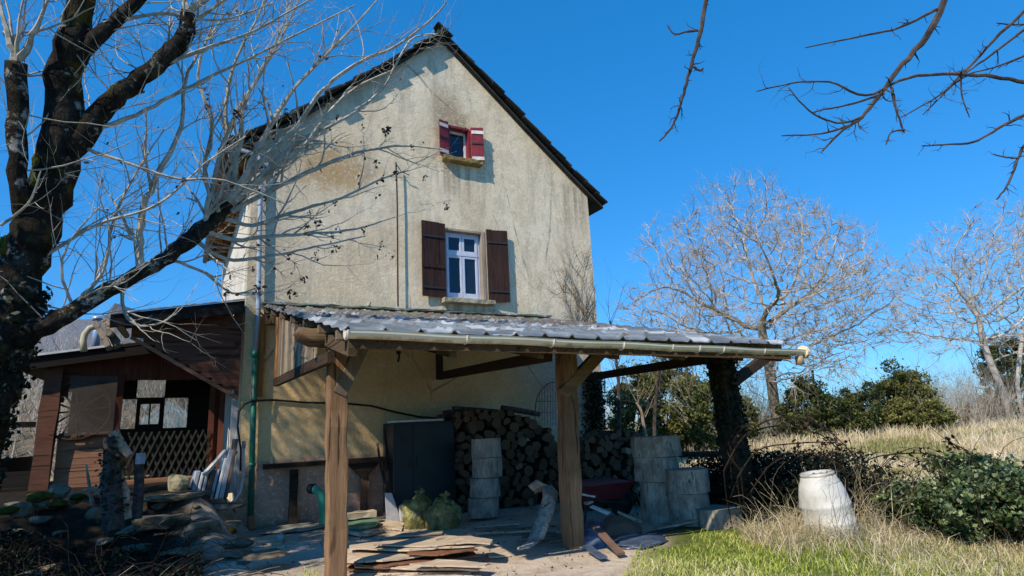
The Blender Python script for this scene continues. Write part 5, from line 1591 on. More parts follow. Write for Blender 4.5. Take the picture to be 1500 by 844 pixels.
S = [
    ([(335, 300, 6.2), (380, 240, 6.3), (430, 190, 6.5), (470, 135, 6.6), (520, 95, 6.8), (580, 68, 6.9), (630, 30, 7), (655, 3, 7)], 8, 12),
    ([(330, 306, 6.2), (400, 250, 6.4), (450, 208, 6.5), (495, 150, 6.7), (540, 118, 6.8), (585, 100, 7)], 8, 10),
    ([(338, 310, 6.2), (430, 263, 6.5), (480, 240, 6.7), (530, 222, 6.9), (590, 214, 7.1), (648, 219, 7.3)], 7, 9),
    ([(300, 334, 6.05), (310, 280, 6.1), (322, 230, 6.1), (350, 160, 6.2), (382, 108, 6.3), (420, 40, 6.4), (445, -20, 6.4)], 8, 12),
    ([(300, 338, 6.05), (345, 352, 6.3), (400, 346, 6.5), (450, 343, 6.7), (520, 336, 6.9), (578, 318, 7.1)], 7, 10),
    ([(285, 350, 6), (330, 380, 6.2), (400, 374, 6.4), (462, 362, 6.6), (535, 346, 6.9)], 6, 10),
    ([(332, 302, 6.2), (362, 250, 6.2), (392, 190, 6.3), (432, 128, 6.4), (500, 58, 6.5), (560, -8, 6.5)], 9, 14),
    ([(205, 400, 5.6), (206, 340, 5.6), (216, 290, 5.65), (243, 235, 5.7), (266, 185, 5.75), (271, 120, 5.8), (290, 80, 5.8), (330, 20, 5.9)], 10, 10),
    ([(310, 325, 6.1), (330, 270, 6.2), (352, 215, 6.2), (360, 150, 6.2), (400, 70, 6.3), (430, 0, 6.3)], 8, 11),
    ([(125, 195, 5.35), (200, 168, 5.5), (268, 132, 5.7), (340, 98, 5.9), (420, 58, 6.1), (520, 8, 6.3)], 6, 10),
    ([(118, 215, 5.35), (190, 240, 5.4), (260, 262, 5.5), (330, 265, 5.6), (420, 300, 5.8)], 5, 7),
    ([(60, 380, 5.25), (140, 330, 5.4), (230, 300, 5.5), (300, 240, 5.7), (360, 200, 5.8)], 5, 9),
    ([(276, 18, 5.6), (300, -5, 5.6), (340, -50, 5.7)], 9, 4),
    ([(276, 18, 5.6), (266, -12, 5.6), (262, -60, 5.6)], 9, 4),
    ([(24, 92, 5.05), (10, 45, 5.05), (-8, -25, 5.1)], 10, 4),
    ([(28, 92, 5.05), (52, 42, 5.05), (78, -15, 5.1)], 11, 5),
    ([(25, 92, 5.05), (27, 40, 5.0), (36, -10, 5)], 6, 4),
    ([(228, 97, 5.5), (300, 72, 5.6), (380, 42, 5.8), (470, -10, 6)], 6, 10),
    ([(190, 125, 5.45), (260, 50, 5.6), (330, 0, 5.7), (380, -30, 5.8)], 7, 9),
    ([(100, 460, 5.25), (150, 400, 5.4), (165, 330, 5.5), (190, 270, 5.5), (240, 190, 5.6)], 6, 8),
    ([(110, 455, 5.25), (90, 400, 5.2), (105, 350, 5.2), (150, 300, 5.3)], 4, 6),
    ([(178, 418, 5.5), (180, 445, 5.5), (188, 468, 5.5), (212, 478, 5.5), (245, 468, 5.5), (262, 450, 5.5)], 5, 5),
    ([(245, 378, 5.8), (300, 400, 6), (340, 430, 6.2), (380, 420, 6.4)], 5, 7),
    ([(318, 318, 6.15), (370, 330, 6.4), (430, 310, 6.6), (500, 290, 6.9), (560, 262, 7.1), (598, 250, 7.2)], 6, 9),
    ([(165, 34, 5.35), (240, 20, 5.5), (320, 30, 5.7), (400, 5, 5.8)], 5, 8),
    ([(0, 330, 5), (40, 300, 5), (60, 250, 5)], 4, 3),
    ([(330, 300, 6.2), (345, 240, 6.2), (330, 170, 6.2), (345, 90, 6.2), (380, 20, 6.3), (395, -30, 6.3)], 7, 11),
    ([(320, 312, 6.1), (300, 250, 6.1), (310, 180, 6.1), (290, 110, 6.1), (310, 40, 6.1), (330, -20, 6.1)], 6, 10),
    ([(345, 295, 6.2), (430, 215, 6.5), (510, 170, 6.7), (560, 130, 6.9), (600, 60, 7), (640, 50, 7)], 6, 10),
]
SPR = []; tip_lo = 0
for i, (spec, w0, kids) in enumerate(S):
    t0_ = len(tips); sp_ = spray(spec, w0, kids, bm_, 1.8, (3, 2), (.3, .85))
    if i in (2, 4, 5, 10, 22, 23): SPR += [p for p in sp_[len(sp_) // 2:]] + tips[t0_:]
# free shoots all over the thick limbs
for (pts, rr), cnt in zip(limbs[1:], (12, 22, 14, 26)):
    for k in range(cnt):
        i = R.randint(3, len(pts) - 2)
        nd = Vector((R.uniform(-.6, 1.0), R.uniform(-.4, .6), R.uniform(.0, 1.0)))
        shoot(bm_, pts[i], nd, R.uniform(.5, 1.3), R.uniform(.005, .010), 0, R, .14, .06, (4, 2), (22, 55), 4, tips)
pts, rr = limbs[0]
for k in range(26):
    i = R.randint(len(pts) // 3, len(pts) - 2)
    shoot(bm_, pts[i], Vector((R.uniform(-.5, 1), R.uniform(-.3, .8), R.uniform(-.1, .8))), R.uniform(.4, 1.2), R.uniform(.004, .009), 0, R, .15, .05, (3, 2), (22, 55), 4, tips)
bm_.build('branches', MAT['twig_pale'], tree, recalc=False)
# shrivelled leaf tufts hanging from the branches in front of the gable
ctr = []
for k_ in range(64):
    c = npv(R.choice(SPR)) + np.array([0, 0, -.02]); k = R.randint(2, 11)
    ctr.append(c + RNG.normal(0, 1, (k, 3)) * np.array([.018, .018, .03]))
tp = np.array([npv(t) for t in tips]); tp = tp[RNG.random(len(tp)) < .03]
ctr.append(tp)
ctr = np.concatenate(ctr)
V, F = leaf_arrays(ctr, np.full(len(ctr), .024), RNG)
stuffmesh('dead_leaves', V, F, RNG.random(len(F)), 'leaf_dead', parent=tree)
# ivy around the foot of the trunk
P = []; 
for k in range(4600):
    t = R.random() ** 1.1; i = int(t * 19); i = min(i, len(limbs[0][0]) - 2)
    c = limbs[0][0][i].lerp(limbs[0][0][i + 1], R.random()); r = limbs[0][1][i] * .96 + abs(R.gauss(0, .028)) + .008
    an = R.uniform(0, 6.283); P.append((c.x + r * math.cos(an), c.y + r * math.sin(an), c.z + R.gauss(0, .04)))
P = np.array(P); P = P[: 1500]; V, F = leaf_arrays(P, np.full(len(P), .030), RNG)
o = stuffmesh('ivy', V, F, np.clip(RNG.normal(.25, .2, len(F)), 0, 1), 'leaf_ivy', 'dark ivy climbing the foot of the big tree trunk', 'ivy')
# unseen limb and foliage added beyond the picture edge to shade the bank and wall
lm = MB(); lm.tube([limbs[0][0][14], Vector((-2.6, 6.2, 3.6)), Vector((-3.8, 6.0, 5.0)), Vector((-5.0, 6.2, 6.0))], [.16, .12, .09, .05], 8)
lm.tube([Vector((-2.6, 6.2, 3.6)), Vector((-4.2, 5.2, 4.2)), Vector((-5.6, 4.8, 4.7))], [.09, .07, .04], 7)
lm.build('shade_limb', MAT['bark_mossy'], tree, smooth=True)
rgi = np.random.default_rng(5)
P1, s1_ = clump_points((-4.8, 6.3, 5.7), (1.6, 2.5, 1.4), 60, 6500, rgi, .4, -1.2)
P2, s2_ = clump_points((-5.9, 5.5, 5.0), (1.6, 1.0, 1.2), 40, 4000, rgi, .4, -1.2)
P3, s3_ = clump_points((-4.8, 7.0, 7.6), (1.4, 1.2, 1.0), 90, 3600, rgi, .1, -1.2); P3 += rgi.normal(0, .12, P3.shape); P = np.concatenate([P1, P2, P3]); V, F = leaf_arrays(P, np.concatenate([np.full(len(P1) + len(P2), .075), np.full(len(P3), .045)]), rgi)
stuffmesh('shade_foliage', V, F, np.concatenate([s1_, s2_, s3_]) * .7, 'leaf_ivy', parent=tree)
# moss pads on the trunk
for i, (x, y, d, s) in enumerate(((52, 235, 5.05, .05), (50, 262, 5.05, .045), (4, 360, 5.0, .06))):
    rock('moss_pad', atD(x, y, d), s * .5, s * .6, s * 1.3, 'moss', ['upper yellow moss pad in the fork of the big tree', 'lower yellow moss pad in the fork of the big tree', 'mossy swelling on the left side of the big trunk'][i], 'moss', seed=120 + i, sub=4)

# ------------------------------------------------------------------ dark branches reaching in at the top right
R = random.Random(5)
tb = atD(2150, 900, 4.2)
tr2 = thing('overhanging_tree', (tb.x, tb.y, -.15), 'bare dark tree whose knobbly branches hang in at the top right', 'tree')
m = MB()
limb(m, [(2150, 1000, 4.2, 190), (2120, 500, 4.2, 170), (2080, 0, 4.2, 140), (1980, -250, 4.2, 100), (1800, -330, 4.1, 70), (1600, -300, 4.0, 50), (1420, -180, 4.0, 24), (1390, -20, 4.0, 11)], 12, 4, .01, R)
limb(m, [(1600, -300, 4.0, 40), (1300, -300, 3.9, 30), (1090, -180, 3.8, 22), (1040, -30, 3.8, 7)], 9, 4, .01, R)
limb(m, [(2100, 250, 4.2, 60), (1850, 60, 4.1, 40), (1650, 80, 4.0, 22), (1510, 122, 4.0, 6)], 9, 4, .01, R)
limb(m, [(1850, 60, 4.1, 40), (1700, -60, 4.0, 25), (1560, -20, 4, 12), (1505, 12, 4, 8)], 9, 4, .01, R)
limb(m, [(1850, 60, 4.1, 40), (1680, 140, 4.0, 22), (1560, 180, 4, 12), (1505, 205, 4, 8)], 9, 4, .01, R)
m.build('trunk', MAT['branch_dark'], tr2, smooth=True)
m = MB()


def knob(spec, w0, spurs, w1=2.5, sl=(.04, .16)):
    n = len(spec)
    pts, rr = limb(m, [(a, b, d, w0 * .74 + (w1 * .8 - w0 * .74) * i / (n - 1)) for i, (a, b, d) in enumerate(spec)], 6, 5, .008, R, .4)
    rr2 = [r * R.uniform(.85, 1.35) for r in rr]
    for k in range(spurs):
        i = R.randint(2, len(pts) - 2); d = (pts[i + 1] - pts[i - 1]).normalized()
        ax = d.orthogonal().normalized(); ax.rotate(Matrix.Rotation(R.uniform(0, 6.283), 3, d))
        nd = d.copy(); nd.rotate(Matrix.Rotation(math.radians(R.uniform(40, 85)), 3, ax))
        L = R.uniform(*sl)
        shoot(m, pts[i], nd, L * 1.15, max(.0026, rr[i] * .5), 0, R, .26, .0, (2, 0) if L > .1 else (1, 0), (30, 60), 4)


knob([(1040, -30, 3.8), (1028, 35, 3.8), (1015, 85, 3.8), (1003, 130, 3.8), (995, 160, 3.8), (983, 188, 3.8), (966, 207, 3.8)], 9, 16, 3, (.03, .09))
knob([(1022, 45, 3.8), (1004, 47, 3.8), (988, 50, 3.8), (978, 38, 3.8)], 5, 3, 2, (.03, .05))
knob([(1016, 98, 3.8), (1025, 104, 3.8), (1030, 100, 3.8)], 5, 3, 3, (.02, .04))
knob([(1390, -20, 4), (1365, 42, 4), (1322, 95, 4), (1292, 135, 4), (1262, 172, 4), (1236, 190, 4), (1205, 221, 4)], 14, 16, 3)
knob([(1372, 14, 4), (1318, 40, 4), (1258, 54, 4), (1180, 70, 4)], 6, 7, 2, (.03, .08))
knob([(1510, 122, 4), (1455, 112, 4), (1395, 109, 4), (1330, 114, 4), (1268, 140, 4), (1215, 120, 4), (1160, 122, 4), (1108, 134, 4)], 8, 12, 2)
knob([(1262, 172, 4), (1225, 180, 4), (1185, 162, 4), (1155, 128, 4)], 5, 5, 2)
knob([(1240, 185, 4), (1205, 196, 4), (1145, 199, 4)], 5, 6, 2, (.03, .1))
knob([(1285, 140, 4), (1250, 152, 4), (1210, 160, 4), (1190, 165, 4)], 5, 5, 2, (.03, .1))
knob([(1505, 12, 4), (1455, 60, 4), (1412, 106, 4), (1375, 140, 4), (1320, 172, 4)], 7, 10, 2)
knob([(1505, 40, 4.1), (1450, 82, 4.1), (1410, 112, 4.1), (1352, 168, 4.1)], 6, 9, 2)
knob([(1407, 112, 4), (1410, 145, 4), (1420, 172, 4)], 4, 5, 2, (.03, .06))
knob([(1306, 128, 4), (1312, 160, 4), (1325, 195, 4)], 6, 8, 3, (.04, .1))
knob([(1325, 190, 4), (1305, 195, 4), (1298, 212, 4)], 4, 4, 2, (.03, .06))
knob([(1505, 166, 4), (1462, 188, 4), (1425, 208, 4), (1380, 212, 4), (1350, 214, 4)], 7, 9, 2, (.03, .1))
knob([(1505, 80, 4), (1465, 96, 4), (1420, 108, 4)], 5, 6, 2)
knob([(1505, 205, 4), (1490, 235, 4), (1478, 268, 4), (1460, 292, 4)], 6, 9, 3, (.04, .1))
knob([(1490, 232, 4), (1470, 230, 4), (1455, 226, 4)], 4, 4, 2, (.03, .06))
knob([(1510, 36, 4), (1480, 36, 4), (1460, 34, 4)], 4, 3, 2, (.03, .06))
m.build('branches', MAT['branch_dark'], tr2, recalc=False)


# ------------------------------------------------------------------ field trees grown by space colonisation
def colonize(root, attr, step, kill, infl, iters, rng):
    nodes = [np.array(p) for p in root]; par = [-1] + list(range(len(root) - 1))
    A = attr.copy(); N = np.array(nodes)
    dist = np.full(len(A), 1e9); near = np.zeros(len(A), int)
    def upd(lo):
        nonlocal dist, near
        for j in range(lo, len(nodes)):
            dd = np.linalg.norm(A - nodes[j], axis=1); b = dd < dist; dist[b] = dd[b]; near[b] = j
    upd(0)
    for it in range(iters):
        act = dist < infl
        if not act.any(): break
        acc = {}
        dv = A[act] - np.array(nodes)[near[act]]; dv /= np.linalg.norm(dv, axis=1)[:, None] + 1e-9
        idx = near[act]; S_ = np.zeros((len(nodes), 3)); np.add.at(S_, idx, dv)
        lo = len(nodes)
        for j in np.unique(idx):
            v = S_[j]; L = np.linalg.norm(v)
            if L < 1e-6: continue
            v = v / L + rng.normal(0, .14, 3); v /= np.linalg.norm(v)
            nodes.append(nodes[j] + v * step); par.append(j)
        upd(lo)
        keep = dist > kill; A = A[keep]; dist = dist[keep]; near = near[keep]
        if len(A) < 4: break
    return nodes, par


def sc_tree(name, label, root, attr, step, kill, infl, mats, rng, R, r_tip=.010, expo=2.35, twigs=2, tl=(.25, .55), r_scale=1.0, group=None, tw_r=.006):
    nodes, par = colonize(root, attr, step, kill, infl, 130, rng)
    n = len(nodes); ch = [[] for _ in range(n)]
    for i, p in enumerate(par):
        if p >= 0: ch[p].append(i)
    rad = np.zeros(n)
    for i in range(n - 1, -1, -1):
        rad[i] = r_tip if not ch[i] else sum(rad[c] ** expo for c in ch[i]) ** (1 / expo)
    rad *= r_scale
    o = thing(name, tuple(root[0]), label, 'tree', group)
    tk, br = MB(), MB(); thr = max(rad) * .34
    stack = [(0, None)]
    while stack:
        i, frm = stack.pop(); chain = [] if frm is None else [frm]
        while True:
            chain.append(i)
            if not ch[i]: break
            cs = sorted(ch[i], key=lambda c: -rad[c])
            for c in cs[1:]: stack.append((c, i))
            i = cs[0]
        rr = [rad[j] for j in chain]
        if frm is not None: rr[0] = rr[1]
        tgt = tk if rr[0] > thr else br
        tgt.tube([Vector(nodes[j]) for j in chain], rr, 8 if tgt is tk else (5 if rr[0] > .02 else 3), cap=False)
        if twigs:
            for j in chain[1:]:
                if rad[j] < r_tip * 2.2:
                    for _ in range(twigs if not ch[j] else (1 if R.random() < .5 else 0)):
                        pj = Vector(nodes[par[j]]); d = (Vector(nodes[j]) - pj).normalized()
                        d = (d + Vector((R.gauss(0, .5), R.gauss(0, .5), R.gauss(.12, .4)))).normalized()
                        shoot(br, nodes[j], d, R.uniform(*tl), tw_r, 1, R, .2, .03, (0, 3), (25, 60), 3)
    tk.build('trunk', MAT[mats[0]], o, smooth=True, recalc=False)
    br.build('branches', MAT[mats[1]], o, recalc=False)
    return o


def ell_attr(c, radii, n, rng, zmin=-1.0, hollow=.15):
    d = rng.normal(size=(n * 2, 3)); d /= np.linalg.norm(d, axis=1)[:, None]
    q = rng.uniform(hollow, 1, n * 2) ** .40
    P = d * q[:, None]
    P = P[P[:, 2] > zmin][:n]
    lob = 1 + .34 * np.array([noise.noise(Vector(p) * 2.6) for p in P])
    return np.array(c) + P * lob[:, None] * np.array(radii)


R = random.Random(8); rg = np.random.default_rng(8)
dp = 22.0
b = atD(1140, 622, dp); b.z = ground_h(b.x, b.y) - .1
root = [npv(b)] + [npv(atD(x, y, dp)) for x, y in ((1134, 590), (1130, 560), (1126, 530), (1119, 502), (1116, 482))]
c = npv(atD(1118, 432, dp))
A = np.concatenate([ell_attr(c, (4.6, 3.6, 3.8), 3200, rg, -.8), ell_attr(npv(atD(1235, 455, dp - .5)), (2.2, 1.8, 1.7), 520, rg), ell_attr(npv(atD(990, 458, dp)), (2.1, 1.8, 1.5), 480, rg)])
sc_tree('bare_tree', 'wide bare grey tree standing in the field right of the carport', root, A, .19, .36, 3.0, ('branch_mid', 'tree_grey'), rg, R, r_tip=.011, expo=2.3, r_scale=.95, twigs=5, tl=(.25, .75), tw_r=.0105)
dp = 23.0
b = atD(1482, 640, dp); b.z = ground_h(b.x, b.y) - .1
root = [npv(b)] + [npv(atD(x, y, dp)) for x, y in ((1478, 600), (1466, 565), (1450, 530), (1440, 500), (1434, 470))]
A = np.concatenate([ell_attr(npv(atD(1470, 425, dp)), (3.2, 3.0, 2.9), 1700, rg, -.75), ell_attr(npv(atD(1380, 440, dp)), (2.2, 1.8, 2.1), 700, rg), ell_attr(npv(atD(1330, 490, dp - 1)), (2.3, .9, .5), 150, rg)])
sc_tree('bare_tree', 'pale barked bare tree at the right edge beyond the field', root, A, .20, .40, 3.0, ('birch', 'tree_grey'), rg, R, r_tip=.011, expo=2.3, r_scale=.9, twigs=5, tl=(.25, .7), tw_r=.0105)
b = atD(1500, 640, 22.4); b.z = ground_h(b.x, b.y) - .1
root = [npv(b)] + [npv(atD(x, y, 22.4)) for x, y in ((1497, 600), (1490, 565), (1494, 520), (1500, 480))]
A = ell_attr(npv(atD(1530, 430, 22.4)), (3.0, 2.4, 2.9), 900, rg, -.8)
sc_tree('bare_tree', 'second white trunk leaning at the far right picture edge', root, A, .26, .55, 3.2, ('birch', 'tree_grey'), rg, R, r_tip=.012, r_scale=.9, twigs=2, tl=(.3, .6), tw_r=.008)
# saplings just beyond the carport
for i, (spec, lab) in enumerate((([(908, 655), (907, 600), (906, 560), (903, 530), (900, 495), (893, 470)], 'thin dark sapling near the house corner beyond the carport'), ([(959, 655), (959, 610), (962, 575), (966, 545), (975, 515)], 'thin crooked sapling behind the tall trunk round stack'), ([(946, 640), (940, 605), (932, 590)], 'pale low stem behind the trunk rounds'))):
    d_ = 12.5; P0 = atD(*spec[0], d_)
    t_ = thing('sapling', (P0.x, P0.y, ground_h(P0.x, P0.y)), lab, 'sapling')
    m = MB(); pts, rr = limb(m, [(a, b_, d_, 6 - 3.4 * k / (len(spec) - 1)) for k, (a, b_) in enumerate(spec)], 6, 3, .01, R)
    m.build('trunk', MAT['branch_dark' if i < 2 else 'dead_wood'], t_)
    m = MB()
    for k in range(14 if i < 2 else 5):
        j = R.randint(len(pts) // 3, len(pts) - 2)
        shoot(m, pts[j], Vector((R.uniform(-.8, .8), R.uniform(-.6, .6), R.uniform(.2, 1))), R.uniform(.4, 1.0), .007, 1, R, .16, .05, (0, 3, 2), (22, 50), 4)
    m.build('branches', MAT['branch_dark' if i < 2 else 'dead_wood'], t_, recalc=False)


# ------------------------------------------------------------------ hedge bushes along the far side of the field
def bush(px, py, dep, wpx, hpx, n, size, mat, label, group, seed, nsub=90, stems=True, depthr=None):
    rg = np.random.default_rng(seed)
    c = atD(px, py + 8, dep); rx = wpx / 2 * dep / FPX; rzz = (hpx / 2 - 6) * dep / FPX
    gzz = ground_h(c.x, c.y); zt_ = c.z + rzz; rzz = (zt_ - gzz) * .56; c.z = zt_ - rzz
    o = thing('evergreen_bush', (c.x, c.y, gzz), label, 'bush', group)
    P, sh = clump_points(npv(c), (rx, depthr or rx * .8, rzz), nsub, int(n * 1.7), rg, .5, -1.1)
    rag = rg.random(len(P)) < .14; P[rag] += rg.normal(0, .16, (rag.sum(), 3))
    keep = P[:, 2] > gzz - .05; P = P[keep]; sh = sh[keep]
    V, F = leaf_arrays(P, np.full(len(P), size * .62), rg)
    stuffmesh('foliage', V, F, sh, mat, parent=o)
    if stems:
        Rr = random.Random(seed); m = MB()
        for k in range(9):
            b0 = Vector((c.x + Rr.uniform(-.5, .5) * rx, c.y + Rr.uniform(-.4, .4) * rx, gzz - .05))
            shoot(m, b0, Vector((Rr.uniform(-.5, .5), Rr.uniform(-.5, .5), 1)), rzz * Rr.uniform(1.2, 2.0), .03, 0, Rr, .12, .05, (4, 2), (20, 50), 5)
        m.build('stems', MAT['branch_mid'], o, recalc=False)
    return o


GB = 'evergreen bushes along the far hedge'
bush(925, 560, 19, 95, 110, 9000, .075, 'leaf_hedge', 'bright green bush seen under the carport beside the house corner', GB, 1)
bush(985, 555, 20, 130, 120, 11000, .08, 'leaf_hedge', 'yellow green ivy bush seen under the carport roof, left of the ivy post', GB, 2)
bush(1035, 575, 18, 80, 90, 6000, .07, 'leaf_dark', 'dark bush just left of the ivy post in the distance', GB, 3)
bush(1178, 575, 21, 90, 75, 8500, .075, 'leaf_dark', 'olive round bush right of the grey tree trunk', GB, 4)
bush(1243, 588, 21, 95, 65, 8500, .075, 'leaf_dark', 'low dark green bush between the olive and the tall yellow green bush', GB, 5)
bush(1318, 566, 22, 118, 88, 13000, .08, 'leaf_hedge', 'tall yellow green two lobed bush behind the field', GB, 6)
bush(1350, 592, 21, 100, 50, 7000, .075, 'leaf_hedge', 'low yellow green bush at the right foot of the tall one', GB, 7)
bush(1480, 540, 26, 110, 150, 12000, .09, 'leaf_dark', 'dark evergreen mass behind the white trunks at the right edge', GB, 9)
bush(1085, 585, 20, 60, 50, 4500, .07, 'leaf_hedge', 'small bush between the ivy post and the grey tree', GB, 10)


def scrub(px, py, dep, wpx, hpx, n, label, seed, L=(.5, 1.4), mat='tree_grey', r=.007):
    Rr = random.Random(seed); c = atD(px, py, dep); rx = wpx / 2 * dep / FPX; hz = hpx * dep / FPX
    m = MB()
    for k in range(n):
        x = c.x + Rr.uniform(-1, 1) * rx * .9; y = c.y + Rr.uniform(-1, 1) * 1.2 - (x - c.x) * .5
        g = ground_h(x, y)
        shoot(m, (x, y, g), Vector((Rr.gauss(0, .35), Rr.gauss(0, .35), 1)), hz * Rr.uniform(.55, 1.05), r * 1.6, 0, Rr, .14, .04, (4, 3), (18, 50), 4)
    o = m.build('bare_scrub', MAT[mat], None, recalc=False)
    tag(o, label, 'scrub', None, 'stuff')


scrub(1390, 585, 23, 130, 80, 240, 'grey leafless scrub left of the white trunks', 31)
scrub(1100, 590, 23, 130, 70, 200, 'grey leafless scrub around the field tree foot', 32)
scrub(960, 590, 23, 260, 105, 260, 'bare twiggy scrub rising behind the bushes under the carport', 33)
scrub(1255, 590, 25, 320, 75, 300, 'bare twiggy scrub behind the far hedge', 34)

# ------------------------------------------------------------------ grass
rg = np.random.default_rng(77)


def wedge(n, d0, d1, px0, px1, cond, pw=1.0):
    out = []
    while len(out) < n:
        u = rg.random(20000); d = (d0 ** (1 - pw) + u * (d1 ** (1 - pw) - d0 ** (1 - pw))) ** (1 / (1 - pw)) if abs(pw - 1) > 1e-3 else d0 * (d1 / d0) ** u
        px = rg.uniform(px0, px1, 20000)
        fx = math.sin(YAW); fy = math.cos(YAW)
        lat = (px - 750) / FPX * d
        X = fx * d + fy * lat; Y = fy * d - fx * lat
        k = cond(X, Y); out.extend(zip(X[k], Y[k]))
    return np.array(out[:n])


def groundz(P): return np.array([ground_h(x, y) for x, y in P])


def fieldcond(X, Y): return (X + .3 * Y > 8.9) & ~((X < 7.9) & (Y > 10.0)) & (Y > 2)


P = wedge(60000, 8.5, 30, 780, 1620, fieldcond, 1.35)
z = groundz(P)
patch = np.array([noise.noise(Vector((x * .35, y * .35, 4))) + .5 * noise.noise(Vector((x * 1.3, y * 1.3, 9))) for x, y in P])
d = np.hypot(P[:, 0], P[:, 1])
h = rg.uniform(.14, .46, len(P)) * np.interp(d, [9, 12, 17, 19, 24], [1.0, .75, .55, .9, 1.2]); h = np.where(patch > .05, h * .6, h)
V, F = blades(np.column_stack([P, z]), h, rg.uniform(.010, .022, len(P)) * (.6 + d / 22), rg.uniform(.1, .75, len(P)), rg)
a = np.clip(np.where(patch > .05, rg.normal(.2, .16, len(P)), rg.normal(.68, .22, len(P))), 0, 1)
stuffmesh('dry_grass', V, F, np.repeat(a, 2), 'grass_dry', 'tall straw coloured dry grass covering the field', 'grass', 'stuff')


def lawncond(X, Y): return (X - 3.2 - (Y - 4.2) * 1.05 > -.15) & (Y < 5.35 + .25 * np.sin(X * 5)) & (Y > 2.2) & (X < 9.5)


P = wedge(30000, 4.2, 9.5, 880, 1560, lawncond, 1.2); z = groundz(P)
V, F = blades(np.column_stack([P, z]), rg.uniform(.02, .06, len(P)) * (1 + 1.1 * (rg.random(len(P)) < .12)), rg.uniform(.004, .010, len(P)), rg.uniform(.2, 1.6, len(P)), rg)
gp = np.array([noise.noise(Vector((x * 1.1, y * 1.1, 2))) for x, y in P])
stuffmesh('lawn_grass', V, F, np.repeat(np.clip(rg.normal(.5, .26, len(P)) + gp * .6, 0, 1), 2), 'grass_green', 'short bright green grass at the lower right', 'grass', 'stuff')
# sparse tufts in the dirt on the left
P = np.column_stack([rg.uniform(-2.6, 1.3, 5000), rg.uniform(4.2, 6.6, 5000)])
gp = np.array([noise.noise(Vector((x * 1.6, y * 1.6, 12))) for x, y in P]); P = P[gp > .12]; z = groundz(P)
V, F = blades(np.column_stack([P, z]), rg.uniform(.03, .14, len(P)), rg.uniform(.004, .009, len(P)), rg.uniform(.2, 1.1, len(P)), rg)
stuffmesh('weedy_grass', V, F, np.repeat(np.clip(rg.normal(.55, .3, len(P)), 0, 1), 2), 'grass_green', 'sparse weedy grass in the shaded dirt at lower left', 'grass', 'stuff')


# ------------------------------------------------------------------ brambles
def arc(mb, p, d, L, r, R, droop=.25, n=9, wob=.1, sides=4):
    pts = [Vector(p)]; d = Vector(d).normalized()
    for i in range(n):
        d = (d + Vector((R.gauss(0, wob), R.gauss(0, wob), R.gauss(0, wob) - droop * i / n))).normalized(); pts.append(pts[-1] + d * (L / n))
    mb.tube(pts, [r * (1 - .6 * i / n) for i in range(n + 1)], sides, cap=False); return pts


R = random.Random(13)
m = MB(); LP = []
c0 = atZ(1120, 780); 
for k in range(480):
    x = R.uniform(6.75, 8.0); y = R.uniform(5.1, 7.4) - (x - 7) * .35
    if abs(x - 6.58) < .3 and abs(y - 6) < .3: continue
    pts = arc(m, (x, y, ground_h(x, y)), Vector((R.gauss(0, .6), R.gauss(0, .6), 1.0)), R.uniform(.7, 1.6), R.uniform(.004, .008), R, .55)
    LP += pts[3:]
m.build
o = m.build('bramble_thicket', MAT['vine_dark'], None, recalc=False); tag(o, 'dark tangle of bramble canes between the ivy post and the white drum', 'brambles', None, 'stuff')  # canes coloured near black to stand in for the carport's shadow
lp = np.array([npv(p) for p in LP]); lp = lp[rg.random(len(lp)) < .9]
lp = np.repeat(lp, 4, 0) + rg.normal(0, .06, (len(lp) * 4, 3))
lp = lp[lp[:, 2] < .85 - .25 * rg.random(len(lp))]
fill = np.column_stack([rg.uniform(6.75, 8.1, 9000), rg.uniform(5.0, 7.2, 9000), rg.uniform(0, .78, 9000)]); lp = np.concatenate([lp, fill])  # filler leaves added to deepen the painted shade of the tangle
V, F = leaf_arrays(lp, np.full(len(lp), .027), rg)
stuffmesh('bramble_leaves', V, F, np.clip(rg.normal(.02, .15, len(F)), 0, 1), 'leaf_ivy', 'small leaves darkened for shade on the bramble tangle behind the drum', 'leaves', 'stuff')
